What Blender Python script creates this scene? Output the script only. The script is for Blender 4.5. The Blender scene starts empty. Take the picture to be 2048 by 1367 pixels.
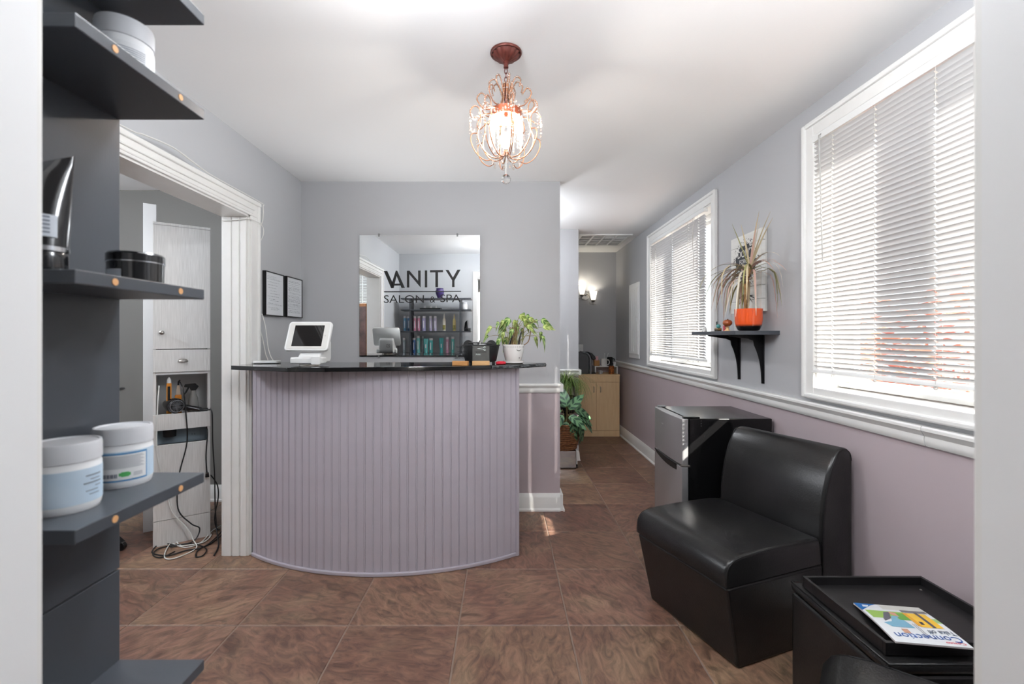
import bpy, bmesh, math, random
from mathutils import Vector, Matrix
random.seed(7)
S = bpy.context.scene
C = S.collection

# ------------------------------------------------------------------ camera, sky, sun, exposure
cam_d = bpy.data.cameras.new('camera')
cam_d.lens = 16.0
cam_d.sensor_width = 36.0
cam_d.shift_x = 16.0 / 2048
cam_d.shift_y = -10.5 / 2048
cam_d.clip_start = 0.02
cam_d.dof.use_dof = True
cam_d.dof.focus_distance = 2.6
cam_d.dof.aperture_fstop = 5.0
cam = bpy.data.objects.new('camera', cam_d)
C.objects.link(cam)
cam.location = (0, 0, 1.28)
cam.rotation_euler = (math.pi / 2, 0, 0)
S.camera = cam

SUN_DIR = Vector((-1.25, 1.66, -1.10)).normalized()      # the way the light travels
world = bpy.data.worlds.new('world')
S.world = world
world.use_nodes = True
wn = world.node_tree.nodes
wl = world.node_tree.links
sky = wn.new('ShaderNodeTexSky')
sky.sky_type = 'NISHITA'
sky.sun_disc = False
sky.sun_elevation = math.asin(-SUN_DIR.z)
sky.sun_rotation = math.atan2(-SUN_DIR.x, -SUN_DIR.y)
sky.air_density = 1.0
sky.dust_density = 3.0
mixw = wn.new('ShaderNodeMix')
mixw.data_type = 'RGBA'
mixw.inputs[0].default_value = 0.5
mixw.inputs[7].default_value = (9.0, 9.2, 9.5, 1)
wl.new(sky.outputs[0], mixw.inputs[6])
bgn = wn['Background']
wl.new(mixw.outputs[2], bgn.inputs[0])
bgn.inputs[1].default_value = 0.23
sun_d = bpy.data.lights.new('sun', 'SUN')
sun_d.energy = 12.5
sun_d.angle = 0.0093
sun_d.color = (1.0, 0.93, 0.84)
sun = bpy.data.objects.new('sun', sun_d)
C.objects.link(sun)
sun.location = (8, -8, 8)
sun.rotation_euler = SUN_DIR.to_track_quat('-Z', 'Y').to_euler()
S.view_settings.view_transform = 'Standard'
S.view_settings.look = 'None'
S.view_settings.gamma = 1.0
S.view_settings.use_curve_mapping = False
S.view_settings.exposure = 0.66
S.cycles.use_denoising = True
S.cycles.use_adaptive_sampling = True
S.cycles.adaptive_threshold = 0.05
S.cycles.max_bounces = 8
S.cycles.diffuse_bounces = 5
S.cycles.glossy_bounces = 4
S.cycles.transmission_bounces = 6
S.cycles.transparent_max_bounces = 16
S.cycles.sample_clamp_indirect = 6.0
S.cycles.caustics_reflective = False
S.cycles.caustics_refractive = False

# ------------------------------------------------------------------ helpers
def lin(c):
    c = c / 255.0
    return c / 12.92 if c <= 0.04045 else ((c + 0.055) / 1.055) ** 2.4
def rgb(r, g, b):
    return (lin(r), lin(g), lin(b), 1.0)

MATS = {}
def mat(name, col, rough=0.5, metal=0.0, noise=None, bump=None, spec=0.5, coat=0.0, stretch=None, emit=None, alpha=None, trans=0.0, ior=1.45):
    """noise=(scale, second colour, amount); bump=(scale, strength)"""
    if name in MATS:
        return MATS[name]
    m = bpy.data.materials.new(name)
    m.use_nodes = True
    nt = m.node_tree
    b = nt.nodes['Principled BSDF']
    b.inputs['Base Color'].default_value = rgb(*col)
    b.inputs['Roughness'].default_value = rough
    b.inputs['Metallic'].default_value = metal
    b.inputs['Specular IOR Level'].default_value = spec
    b.inputs['Coat Weight'].default_value = coat
    b.inputs['Transmission Weight'].default_value = trans
    b.inputs['IOR'].default_value = ior
    if emit:
        b.inputs['Emission Color'].default_value = rgb(*emit[0])
        b.inputs['Emission Strength'].default_value = emit[1]
    if alpha is not None:
        b.inputs['Alpha'].default_value = alpha
    tc = nt.nodes.new('ShaderNodeTexCoord')
    mp = nt.nodes.new('ShaderNodeMapping')
    nt.links.new(tc.outputs['Object'], mp.inputs[0])
    if stretch:
        mp.inputs['Scale'].default_value = stretch
    if noise:
        n = nt.nodes.new('ShaderNodeTexNoise')
        n.inputs['Scale'].default_value = noise[0]
        n.inputs['Detail'].default_value = 6
        nt.links.new(mp.outputs[0], n.inputs['Vector'])
        r = nt.nodes.new('ShaderNodeMapRange')
        r.inputs[1].default_value = 0.35
        r.inputs[2].default_value = 0.65
        r.inputs[4].default_value = noise[2]
        nt.links.new(n.outputs[0], r.inputs[0])
        x = nt.nodes.new('ShaderNodeMix')
        x.data_type = 'RGBA'
        x.inputs[6].default_value = rgb(*col)
        x.inputs[7].default_value = rgb(*noise[1])
        nt.links.new(r.outputs[0], x.inputs[0])
        nt.links.new(x.outputs[2], b.inputs['Base Color'])
    if bump:
        n2 = nt.nodes.new('ShaderNodeTexNoise')
        n2.inputs['Scale'].default_value = bump[0]
        n2.inputs['Detail'].default_value = 4
        nt.links.new(mp.outputs[0], n2.inputs['Vector'])
        bp = nt.nodes.new('ShaderNodeBump')
        bp.inputs['Strength'].default_value = bump[1]
        bp.inputs['Distance'].default_value = 0.002
        nt.links.new(n2.outputs[0], bp.inputs['Height'])
        nt.links.new(bp.outputs[0], b.inputs['Normal'])
    MATS[name] = m
    return m

def wall_mat(name, upper, lower, zsplit):
    m = mat(name, upper, 0.55, bump=(90, 0.06))
    nt = m.node_tree
    b = nt.nodes['Principled BSDF']
    g = nt.nodes.new('ShaderNodeNewGeometry')
    s = nt.nodes.new('ShaderNodeSeparateXYZ')
    nt.links.new(g.outputs['Position'], s.inputs[0])
    c = nt.nodes.new('ShaderNodeMath')
    c.operation = 'GREATER_THAN'
    c.inputs[1].default_value = zsplit
    nt.links.new(s.outputs[2], c.inputs[0])
    x = nt.nodes.new('ShaderNodeMix')
    x.data_type = 'RGBA'
    x.inputs[6].default_value = rgb(*lower)
    x.inputs[7].default_value = rgb(*upper)
    nt.links.new(c.outputs[0], x.inputs[0])
    nt.links.new(x.outputs[2], b.inputs['Base Color'])
    return m

def thin_mat(name, col, trans):
    m = bpy.data.materials.new(name)
    m.use_nodes = True
    nt = m.node_tree
    nt.nodes.remove(nt.nodes['Principled BSDF'])
    out = nt.nodes['Material Output']
    d = nt.nodes.new('ShaderNodeBsdfDiffuse')
    t = nt.nodes.new('ShaderNodeBsdfTranslucent')
    x = nt.nodes.new('ShaderNodeMixShader')
    d.inputs[0].default_value = rgb(*col)
    t.inputs[0].default_value = rgb(*col)
    x.inputs[0].default_value = trans
    nt.links.new(d.outputs[0], x.inputs[1])
    nt.links.new(t.outputs[0], x.inputs[2])
    nt.links.new(x.outputs[0], out.inputs[0])
    MATS[name] = m
    return m

def clear_mat(name, tint, gloss, rough=0.0):
    m = bpy.data.materials.new(name)
    m.use_nodes = True
    nt = m.node_tree
    nt.nodes.remove(nt.nodes['Principled BSDF'])
    out = nt.nodes['Material Output']
    t = nt.nodes.new('ShaderNodeBsdfTransparent')
    t.inputs[0].default_value = (*tint, 1)
    g = nt.nodes.new('ShaderNodeBsdfGlossy')
    g.inputs['Roughness'].default_value = rough
    x = nt.nodes.new('ShaderNodeMixShader')
    x.inputs[0].default_value = gloss
    nt.links.new(t.outputs[0], x.inputs[1])
    nt.links.new(g.outputs[0], x.inputs[2])
    nt.links.new(x.outputs[0], out.inputs[0])
    MATS[name] = m
    return m

class MB:
    """collects shapes into one mesh"""
    def __init__(s):
        s.v = []
        s.f = []
    def add(s, vs, fs):
        o = len(s.v)
        s.v += [tuple(p) for p in vs]
        s.f += [tuple(i + o for i in f) for f in fs]
        return s
    def box(s, x0, x1, y0, y1, z0, z1):
        vs = [(x, y, z) for z in (z0, z1) for y in (y0, y1) for x in (x0, x1)]
        return s.add(vs, [(0, 2, 3, 1), (4, 5, 7, 6), (0, 1, 5, 4), (2, 6, 7, 3), (0, 4, 6, 2), (1, 3, 7, 5)])
    def obox(s, c, size, ang=0.0, tilt=0.0):
        R = Matrix.Rotation(ang, 3, 'Z') @ Matrix.Rotation(tilt, 3, 'X')
        h = [k / 2 for k in size]
        vs = [R @ Vector((x, y, z)) + Vector(c) for z in (-h[2], h[2]) for y in (-h[1], h[1]) for x in (-h[0], h[0])]
        return s.add(vs, [(0, 2, 3, 1), (4, 5, 7, 6), (0, 1, 5, 4), (2, 6, 7, 3), (0, 4, 6, 2), (1, 3, 7, 5)])
    def prism(s, poly, z0, z1, ax='Z'):
        """poly: 2-D points counter-clockwise, extruded along ax"""
        def P(a, b, c):
            return {'Z': (a, b, c), 'Y': (a, c, b), 'X': (c, a, b)}[ax]
        n = len(poly)
        vs = [P(a, b, z0) for a, b in poly] + [P(a, b, z1) for a, b in poly]
        fs = [tuple(range(n - 1, -1, -1)), tuple(range(n, 2 * n))]
        fs += [(i, (i + 1) % n, n + (i + 1) % n, n + i) for i in range(n)]
        return s.add(vs, fs)
    def lathe(s, prof, n=24, c=(0, 0, 0), a0=0.0, a1=2 * math.pi, ribs=0, ramp=0.0):
        full = abs(a1 - a0 - 2 * math.pi) < 1e-6
        k = n if full else n + 1
        vs = []
        for r, z in prof:
            for i in range(k):
                a = a0 + (a1 - a0) * i / n
                rr = r * (1 + ramp * math.cos(ribs * a)) if ribs else r
                vs.append((c[0] + rr * math.cos(a), c[1] + rr * math.sin(a), c[2] + z))
        fs = []
        for j in range(len(prof) - 1):
            for i in range(n):
                i2 = (i + 1) % k
                fs.append((j * k + i, j * k + i2, (j + 1) * k + i2, (j + 1) * k + i))
        return s.add(vs, fs)
    def cyl(s, p0, p1, r0, r1=None, n=12, caps=True):
        r1 = r0 if r1 is None else r1
        p0 = Vector(p0); p1 = Vector(p1)
        d = (p1 - p0).normalized()
        q = d.to_track_quat('Z', 'Y')
        vs = []
        for p, r in ((p0, r0), (p1, r1)):
            for i in range(n):
                a = 2 * math.pi * i / n
                vs.append(p + q @ Vector((r * math.cos(a), r * math.sin(a), 0)))
        fs = [(i, (i + 1) % n, n + (i + 1) % n, n + i) for i in range(n)]
        if caps:
            fs += [tuple(range(n - 1, -1, -1)), tuple(range(n, 2 * n))]
        return s.add(vs, fs)
    def tube(s, pts, r, n=8, closed=False):
        pts = [Vector(p) for p in pts]
        m = len(pts)
        rs = r if isinstance(r, (list, tuple)) else [r] * m
        vs = []
        up = None
        for i, p in enumerate(pts):
            a = pts[(i - 1) % m] if (closed or i > 0) else p
            b = pts[(i + 1) % m] if (closed or i < m - 1) else p
            d = (b - a)
            d = d.normalized() if d.length > 1e-9 else Vector((0, 0, 1))
            if up is None:
                up = Vector((0, 0, 1)) if abs(d.z) < 0.9 else Vector((1, 0, 0))
            sx = d.cross(up)
            if sx.length < 1e-6:
                sx = d.orthogonal()
            sx.normalize()
            up = sx.cross(d).normalized()
            for k in range(n):
                t = 2 * math.pi * k / n
                vs.append(p + sx * (rs[i] * math.cos(t)) + up * (rs[i] * math.sin(t)))
        fs = []
        for i in range(m if closed else m - 1):
            j = (i + 1) % m
            for k in range(n):
                k2 = (k + 1) % n
                fs.append((i * n + k, j * n + k, j * n + k2, i * n + k2))
        if not closed:
            fs += [tuple(range(n)), tuple(range(m * n - 1, (m - 1) * n - 1, -1))]
        return s.add(vs, fs)
    def ball(s, c, r, n=8, m=6, sz=1.0):
        vs = [(c[0], c[1], c[2] + r * sz)]
        for j in range(1, m):
            t = math.pi * j / m
            for i in range(n):
                a = 2 * math.pi * i / n
                vs.append((c[0] + r * math.sin(t) * math.cos(a), c[1] + r * math.sin(t) * math.sin(a), c[2] + r * sz * math.cos(t)))
        vs.append((c[0], c[1], c[2] - r * sz))
        fs = [(0, 1 + i, 1 + (i + 1) % n) for i in range(n)]
        for j in range(m - 2):
            for i in range(n):
                a = 1 + j * n + i; b = 1 + j * n + (i + 1) % n
                fs.append((a, a + n, b + n, b))
        e = len(vs) - 1
        fs += [(e, 1 + (m - 2) * n + (i + 1) % n, 1 + (m - 2) * n + i) for i in range(n)]
        return s.add(vs, fs)
    def data(s, name, smooth=False):
        me = bpy.data.meshes.new(name)
        me.from_pydata(s.v, [], s.f)
        me.update()
        bm = bmesh.new()
        bm.from_mesh(me)
        bmesh.ops.recalc_face_normals(bm, faces=bm.faces)
        bm.to_mesh(me)
        bm.free()
        if smooth:
            for p in me.polygons:
                p.use_smooth = True
        return me

def tag(o, label=None, cat=None, group=None, kind=None):
    if label: o['label'] = label
    if cat: o['category'] = cat
    if group: o['group'] = group
    if kind: o['kind'] = kind
    return o
def obj(name, me, m, parent=None, bevel=0.0, seg=2, loc=None, rot=None, auto=None):
    if isinstance(me, MB):
        me = me.data(name, smooth=(auto is not None))
    o = bpy.data.objects.new(name, me)
    C.objects.link(o)
    if m is not None and len(me.materials) == 0:
        me.materials.append(m)
    if parent: o.parent = parent
    if loc is not None: o.location = loc
    if rot is not None: o.rotation_euler = rot
    if bevel > 0:
        b = o.modifiers.new('bevel', 'BEVEL')
        b.width = bevel; b.segments = seg; b.limit_method = 'ANGLE'; b.angle_limit = math.radians(35)
    if auto is not None and auto > 0:
        es = o.modifiers.new('edges', 'EDGE_SPLIT')
        es.split_angle = math.radians(auto)
    return o
def thing(name, label, cat, loc=(0, 0, 0), rotz=0.0, group=None):
    o = bpy.data.objects.new(name, None)
    C.objects.link(o)
    o.location = loc
    o.rotation_euler = (0, 0, rotz)
    o.empty_display_size = 0.05
    return tag(o, label, cat, group)
def struct(name, mb, m, bevel=0.0, auto=None):
    return tag(obj(name, mb, m, bevel=bevel, auto=auto), kind='structure')
def struct_root(name, loc=(0, 0, 0)):
    o = bpy.data.objects.new(name, None)
    C.objects.link(o)
    o.location = loc
    o.empty_display_size = 0.05
    return tag(o, kind='structure')
def text_mb(body, w, h, origin, ax, ay, nrm, eps=0.0006, font_shear=0.0):
    """flat lettering fitted into w x h, lower-left corner at origin"""
    cu = bpy.data.curves.new('lettering', 'FONT')
    cu.body = body
    cu.resolution_u = 3
    cu.extrude = 0.004
    cu.shear = font_shear
    o = bpy.data.objects.new('lettering', cu)
    C.objects.link(o)
    dg = bpy.context.evaluated_depsgraph_get()
    me = bpy.data.meshes.new_from_object(o.evaluated_get(dg))
    bpy.data.objects.remove(o)
    vs = [v.co.copy() for v in me.vertices]
    fs = [tuple(p.vertices) for p in me.polygons]
    bpy.data.meshes.remove(me)
    x0 = min(v.x for v in vs); x1 = max(v.x for v in vs)
    y0 = min(v.y for v in vs); y1 = max(v.y for v in vs)
    O = Vector(origin); AX = Vector(ax); AY = Vector(ay); N = Vector(nrm)
    mb = MB()
    mb.add([O + AX * ((v.x - x0) / (x1 - x0) * w) + AY * ((v.y - y0) / (y1 - y0) * h) + N * (eps if v.z > 0 else 0.0) for v in vs], fs)
    return mb
def spline(pts, n=6):
    P = [Vector(p) for p in pts]
    P = [P[0]] + P + [P[-1]]
    out = []
    for i in range(1, len(P) - 2):
        a, b, c, d = P[i - 1:i + 3]
        for k in range(n):
            t = k / n
            out.append(0.5 * ((2 * b) + (c - a) * t + (2 * a - 5 * b + 4 * c - d) * t * t + (3 * b - a - 3 * c + d) * t ** 3))
    out.append(P[-2])
    return out
def rrect(w, h, r, n=5, cx=0.0, cy=0.0):
    out = []
    for sx, sy, a in ((1, 1, 0), (-1, 1, 90), (-1, -1, 180), (1, -1, 270)):
        for k in range(n + 1):
            t = math.radians(a + 90 * k / n)
            out.append((cx + sx * (w / 2 - r) + r * math.cos(t), cy + sy * (h / 2 - r) + r * math.sin(t)))
    return out
def copy_tree(o, parent=None):
    c = o.copy()
    C.objects.link(c)
    c.parent = parent
    for ch in o.children:
        copy_tree(ch, c)
    return c

# ------------------------------------------------------------------ materials
UPPER = (181, 182, 185)
LOWER = (183, 170, 174)
M_wall = wall_mat('two tone wall paint', UPPER, LOWER, 0.915)
M_grey_lit = mat('window lit grey wall paint', (188, 190, 193), 0.55, bump=(90, 0.06))  # same paint as UPPER, lightened for the window light on the left wall
M_ceil = mat('ceiling paint', (244, 244, 244), 0.7, bump=(60, 0.05))
M_trim = mat('white gloss trim paint', (236, 236, 234), 0.35, noise=(14, (230, 229, 226), 0.4), bump=(60, 0.05))
M_grout = mat('grey grout', (132, 115, 103), 0.85, bump=(200, 0.3))
M_black = mat('black laminate', (70, 74, 80), 0.36, bump=(250, 0.05))
M_blackp = mat('black plastic', (18, 18, 19), 0.35)
M_blackm = mat('black metal', (20, 20, 22), 0.35, 0.3)
M_leather = mat('black leather', (25, 25, 26), 0.28, noise=(9, (38, 37, 36), 0.5), bump=(160, 0.22), spec=0.5)
M_white = mat('white plastic', (236, 237, 236), 0.35)
M_offw = mat('off white paper', (232, 233, 233), 0.7)
M_chrome = mat('brushed nickel', (178, 174, 168), 0.28, 1.0)
M_glass = clear_mat('window glass', (0.97, 0.98, 0.98), 0.05)
M_acr = clear_mat('clear acrylic', (0.95, 0.96, 0.96), 0.04, 0.03)
M_slat = thin_mat('white blind slat', (208, 208, 209), 0.06)

# slate-look floor tile: colour and relief wander, each tile turned and tinted its own way
def slate():
    m = bpy.data.materials.new('brown slate tile')
    m.use_nodes = True
    nt = m.node_tree
    L = nt.links.new
    b = nt.nodes['Principled BSDF']
    N = nt.nodes.new
    tc = N('ShaderNodeTexCoord'); oi = N('ShaderNodeObjectInfo')
    rot = N('ShaderNodeVectorRotate'); rot.rotation_type = 'Z_AXIS'
    mul = N('ShaderNodeMath'); mul.operation = 'MULTIPLY'; mul.inputs[1].default_value = 6.28
    L(oi.outputs['Random'], mul.inputs[0])
    L(tc.outputs['Object'], rot.inputs['Vector']); L(mul.outputs[0], rot.inputs['Angle'])
    add = N('ShaderNodeVectorMath'); add.operation = 'ADD'
    m2 = N('ShaderNodeMath'); m2.operation = 'MULTIPLY'; m2.inputs[1].default_value = 71.0
    L(oi.outputs['Random'], m2.inputs[0])
    L(rot.outputs[0], add.inputs[0]); L(m2.outputs[0], add.inputs[1])
    mp = N('ShaderNodeMapping'); mp.inputs['Scale'].default_value = (1.0, 2.2, 1.0)
    L(add.outputs[0], mp.inputs[0])
    n1 = N('ShaderNodeTexNoise'); n1.inputs['Scale'].default_value = 3.0; n1.inputs['Detail'].default_value = 7; n1.inputs['Distortion'].default_value = 1.2
    L(add.outputs[0], n1.inputs['Vector'])
    n2 = N('ShaderNodeTexNoise'); n2.inputs['Scale'].default_value = 9.0; n2.inputs['Detail'].default_value = 10; n2.inputs['Roughness'].default_value = 0.65; n2.inputs['Distortion'].default_value = 1.5
    L(mp.outputs[0], n2.inputs['Vector'])
    r1 = N('ShaderNodeValToRGB')
    e = r1.color_ramp.elements
    e[0].position = 0.30; e[0].color = rgb(116, 88, 75)
    e[1].position = 0.72; e[1].color = rgb(142, 119, 98)
    k = r1.color_ramp.elements.new(0.5); k.color = rgb(129, 102, 86)
    L(n1.outputs[0], r1.inputs[0])
    r2 = N('ShaderNodeValToRGB')
    e = r2.color_ramp.elements
    e[0].position = 0.36; e[0].color = (0.50, 0.49, 0.48, 1)
    e[1].position = 0.66; e[1].color = (1.3, 1.29, 1.27, 1)
    L(n2.outputs[0], r2.inputs[0])
    mx = N('ShaderNodeMix'); mx.data_type = 'RGBA'; mx.blend_type = 'MULTIPLY'; mx.inputs[0].default_value = 1.0
    L(r1.outputs[0], mx.inputs[6]); L(r2.outputs[0], mx.inputs[7])
    hs = N('ShaderNodeHueSaturation')
    mr = N('ShaderNodeMapRange'); mr.inputs[3].default_value = 0.88; mr.inputs[4].default_value = 1.1
    L(oi.outputs['Random'], mr.inputs[0]); L(mr.outputs[0], hs.inputs['Value'])
    fr_ = N('ShaderNodeMath'); fr_.operation = 'MULTIPLY'; fr_.inputs[1].default_value = 13.7; L(oi.outputs['Random'], fr_.inputs[0])
    fq = N('ShaderNodeMath'); fq.operation = 'FRACT'; L(fr_.outputs[0], fq.inputs[0])
    mh = N('ShaderNodeMapRange'); mh.inputs[3].default_value = 0.489; mh.inputs[4].default_value = 0.506
    L(fq.outputs[0], mh.inputs[0]); L(mh.outputs[0], hs.inputs['Hue'])
    hs.inputs['Saturation'].default_value = 1.06
    L(mx.outputs[2], hs.inputs['Color'])
    L(hs.outputs[0], b.inputs['Base Color'])
    b.inputs['Roughness'].default_value = 0.42
    rr = N('ShaderNodeMapRange'); rr.inputs[3].default_value = 0.30; rr.inputs[4].default_value = 0.55
    L(n2.outputs[0], rr.inputs[0]); L(rr.outputs[0], b.inputs['Roughness'])
    bp = N('ShaderNodeBump'); bp.inputs['Strength'].default_value = 0.5; bp.inputs['Distance'].default_value = 0.005
    L(n2.outputs[0], bp.inputs['Height']); L(bp.outputs[0], b.inputs['Normal'])
    return m
M_tile = slate()

# ------------------------------------------------------------------ the setting
XL, XR, YB, YF, H = -1.498, 1.523, 3.364, 0.40, 2.426
XLo = -1.652                                             # salon side of the left wall
fl = struct('floor', MB().box(-4.1, 1.72, 0.06, 6.35, -0.1, -0.003), M_grout)
T = 0.4895
tw = T / 2 - 0.0031
tile_me = MB().add(
    [(x * (tw - i), y * (tw - i), z) for i, z in ((0.0, -0.012), (0.0, -0.002), (0.0025, 0.0)) for x, y in ((-1, -1), (1, -1), (1, 1), (-1, 1))],
    [(8, 9, 10, 11)] + [(a + i, a + (i + 1) % 4, a + 4 + (i + 1) % 4, a + 4 + i) for a in (0, 4) for i in range(4)]).data('tile')
for i in range(-8, 4):
    for j in range(-4, 9):
        x = -0.2018 + T * (i + 0.5)
        y = 2.02 + T * (j + 0.5)
        if y > 6.3: continue
        obj('tile', tile_me, M_tile, fl, loc=(x, y, random.uniform(-0.0008, 0.0)))

struct('ceiling', MB().box(-4.1, 1.72, 0.26, 6.35, H, H + 0.1), M_ceil)
# left wall with a doorway to the next room
D0, D1, DH = 1.32, 2.68, 2.0
struct('wall_left', MB().box(XLo, XL, YF, D0, 0, H).box(XLo, XL, D1, YB + 0.12, 0, H).box(XLo, XL, D0, D1, DH, H), M_grey_lit)
struct('wall_back', MB().box(XL, 0.414, YB, YB + 0.115, 0, H), M_wall)
struct('wall_partition', MB().box(-0.6, 0.794, 4.85, 4.97, 0, H), M_wall)
struct('wall_passage', MB().box(-0.72, -0.6, YB + 0.115, 6.19, 0, H), M_wall)
struct('wall_far', MB().box(-0.72, 1.72, 6.19, 6.35, 0, H), M_wall)
# right wall with two window openings
WY = ((0.835, 2.22), (3.31, 4.70))
WZ0, WZ1 = 1.03, 2.26
wr = MB().box(XR, 1.72, 0.26, 6.35, 0, WZ0).box(XR, 1.72, 0.26, 6.35, WZ1, H)
wr.box(XR, 1.72, 0.26, WY[0][0], WZ0, WZ1).box(XR, 1.72, WY[0][1], WY[1][0], WZ0, WZ1).box(XR, 1.72, WY[1][1], 6.35, WZ0, WZ1)
struct('wall_right', wr, M_wall)
# front wall: the doorway the photo is taken through, a street window beside it, the salon's window
JX0, JX1 = -0.4145, 0.424
wf = MB()
for x0, x1, z0, z1 in ((-4.1, -2.75, 0, H), (-2.75, -1.85, 0, 0.9), (-2.75, -1.85, 2.2, H), (-1.85, JX0 - 0.02, 0, H),
                       (JX0 - 0.02, JX1 + 0.02, 2.1, H), (JX1 + 0.02, XR, 0, H)):
    wf.box(x0, x1, 0.26, YF, z0, z1)
struct('wall_front', wf, M_grey_lit)
struct('wall_salon_side', MB().box(-4.1, -4.0, YF, 3.56, 0, H), M_grey_lit)
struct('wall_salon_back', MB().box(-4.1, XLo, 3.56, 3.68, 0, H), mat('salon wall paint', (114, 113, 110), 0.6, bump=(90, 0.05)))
# the entrance room behind the camera, with a wide street window
struct('wall_entrance_right', MB().box(XR, 1.72, -2.7, 0.26, 0, H), M_grey_lit)
struct('wall_entrance_left', MB().box(-1.8, -1.65, -2.7, 0.26, 0, H), M_grey_lit)
struct('wall_entrance_street', MB().box(-1.65, XR, -2.7, -2.55, 0, 0.7).box(-1.65, XR, -2.7, -2.55, 2.25, H).box(-1.65, -0.7, -2.7, -2.55, 0.7, 2.25).box(0.7, XR, -2.7, -2.55, 0.7, 2.25), M_grey_lit)
struct('ceiling_entrance', MB().box(-1.8, 1.72, -2.7, 0.26, H, H + 0.1), M_ceil)
struct('floor_entrance', MB().box(-1.8, 1.72, -2.7, 0.06, -0.1, -0.002), mat('brown floor sheet', (120, 96, 82), 0.5, noise=(8, (104, 80, 66), 0.6)))
w4 = struct_root('window_4', (0, -2.6, 0.7))
for x0, x1, z0, z1 in ((-0.7, -0.64, 0, 1.55), (0.64, 0.7, 0, 1.55), (-0.03, 0.03, 0.06, 1.49), (-0.64, 0.64, 0, 0.06), (-0.64, 0.64, 1.49, 1.55)):
    obj('frame', MB().box(x0, x1, -0.04, 0.02, z0, z1), M_trim, w4)
for x0, x1 in ((-0.64, -0.03), (0.03, 0.64)):
    obj('pane', MB().box(x0, x1, -0.012, -0.008, 0.06, 1.49), M_glass, w4)

# door 1: casing and lining of the doorway in the left wall
d1 = struct_root('door_1', (XL, D1, 0))
def lp(mb, loc):                                         # shift a mesh built in world coordinates to its parent's frame
    mb.v = [(x - loc[0], y - loc[1], z - loc[2]) for x, y, z in mb.v]
    return mb
l1 = (XL, D1, 0)
obj('jamb', lp(MB().box(XLo, XL + 0.004, D1 - 0.018, D1, 0, DH), l1), M_trim, d1)
obj('jamb', lp(MB().box(XLo, XL + 0.004, D0, D0 + 0.018, 0, DH), l1), M_trim, d1)
obj('jamb_head', lp(MB().box(XLo, XL + 0.004, D0, D1, DH - 0.018, DH), l1), M_trim, d1)
for a, b in ((0.012, 0.058), (0.064, 0.104), (0.112, 0.146)):   # stop boards on the far jamb
    obj('moulding', lp(MB().box(XLo + a, XLo + b, D1 - 0.024, D1 - 0.018, 0, DH - 0.018), l1), M_trim, d1, bevel=0.002)
for y0, y1 in ((D1 - 0.008, D1 + 0.08), (D0 - 0.08, D0 + 0.008)):
    far = y0 > 2
    obj('casing', lp(MB().box(XL, XL + 0.016, y0 + (0.0 if far else 0.02), y1 - (0.02 if far else 0.0), 0, DH - 0.0085), l1), M_trim, d1, bevel=0.003)
    o0 = y1 - 0.022 if far else y0
    obj('casing_band', lp(MB().box(XL, XL + 0.026, o0, o0 + 0.022, 0, DH + 0.0615), l1), M_trim, d1, bevel=0.005)
obj('head_casing', lp(MB().box(XL, XL + 0.016, D0 - 0.06, D1 + 0.06, DH - 0.008, DH + 0.068), l1), M_trim, d1, bevel=0.003)
obj('head_bead', lp(MB().box(XL, XL + 0.02, D0 - 0.01, D1 + 0.01, DH + 0.004, DH + 0.018), l1), M_trim, d1, bevel=0.005)
obj('head_bead', lp(MB().box(XL, XL + 0.024, D0 - 0.02, D1 + 0.02, DH + 0.026, DH + 0.036), l1), M_trim, d1, bevel=0.004)
obj('casing_band', lp(MB().box(XL, XL + 0.028, D0 - 0.082, D1 + 0.082, DH + 0.062, DH + 0.086), l1), M_trim, d1, bevel=0.005)
# door 2: lining and casing of the doorway the camera looks through
d2 = struct_root('door_2', (0, 0.33, 0))
l2 = (0, 0.33, 0)
M_jamb = mat('white satin door lining', (236, 237, 238), 0.45, bump=(50, 0.04))
obj('jamb', lp(MB().box(JX0 - 0.02, JX0, 0.255, YF + 0.004, 0, 2.1), l2), M_jamb, d2)
obj('jamb', lp(MB().box(JX1, JX1 + 0.02, 0.255, YF + 0.004, 0, 2.1), l2), M_jamb, d2)
obj('jamb_head', lp(MB().box(JX0, JX1, 0.255, YF + 0.004, 2.08, 2.1), l2), M_jamb, d2)
obj('casing', lp(MB().box(JX0 - 0.062, JX0 - 0.004, YF, YF + 0.014, 0, 2.1), l2), M_trim, d2, bevel=0.003)
obj('casing', lp(MB().box(JX1 + 0.004, JX1 + 0.08, YF, YF + 0.016, 0, 2.1), l2), M_trim, d2, bevel=0.003)
obj('head_casing', lp(MB().box(JX0 - 0.062, JX1 + 0.08, YF, YF + 0.014, 2.1, 2.18), l2), M_trim, d2, bevel=0.003)

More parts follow.
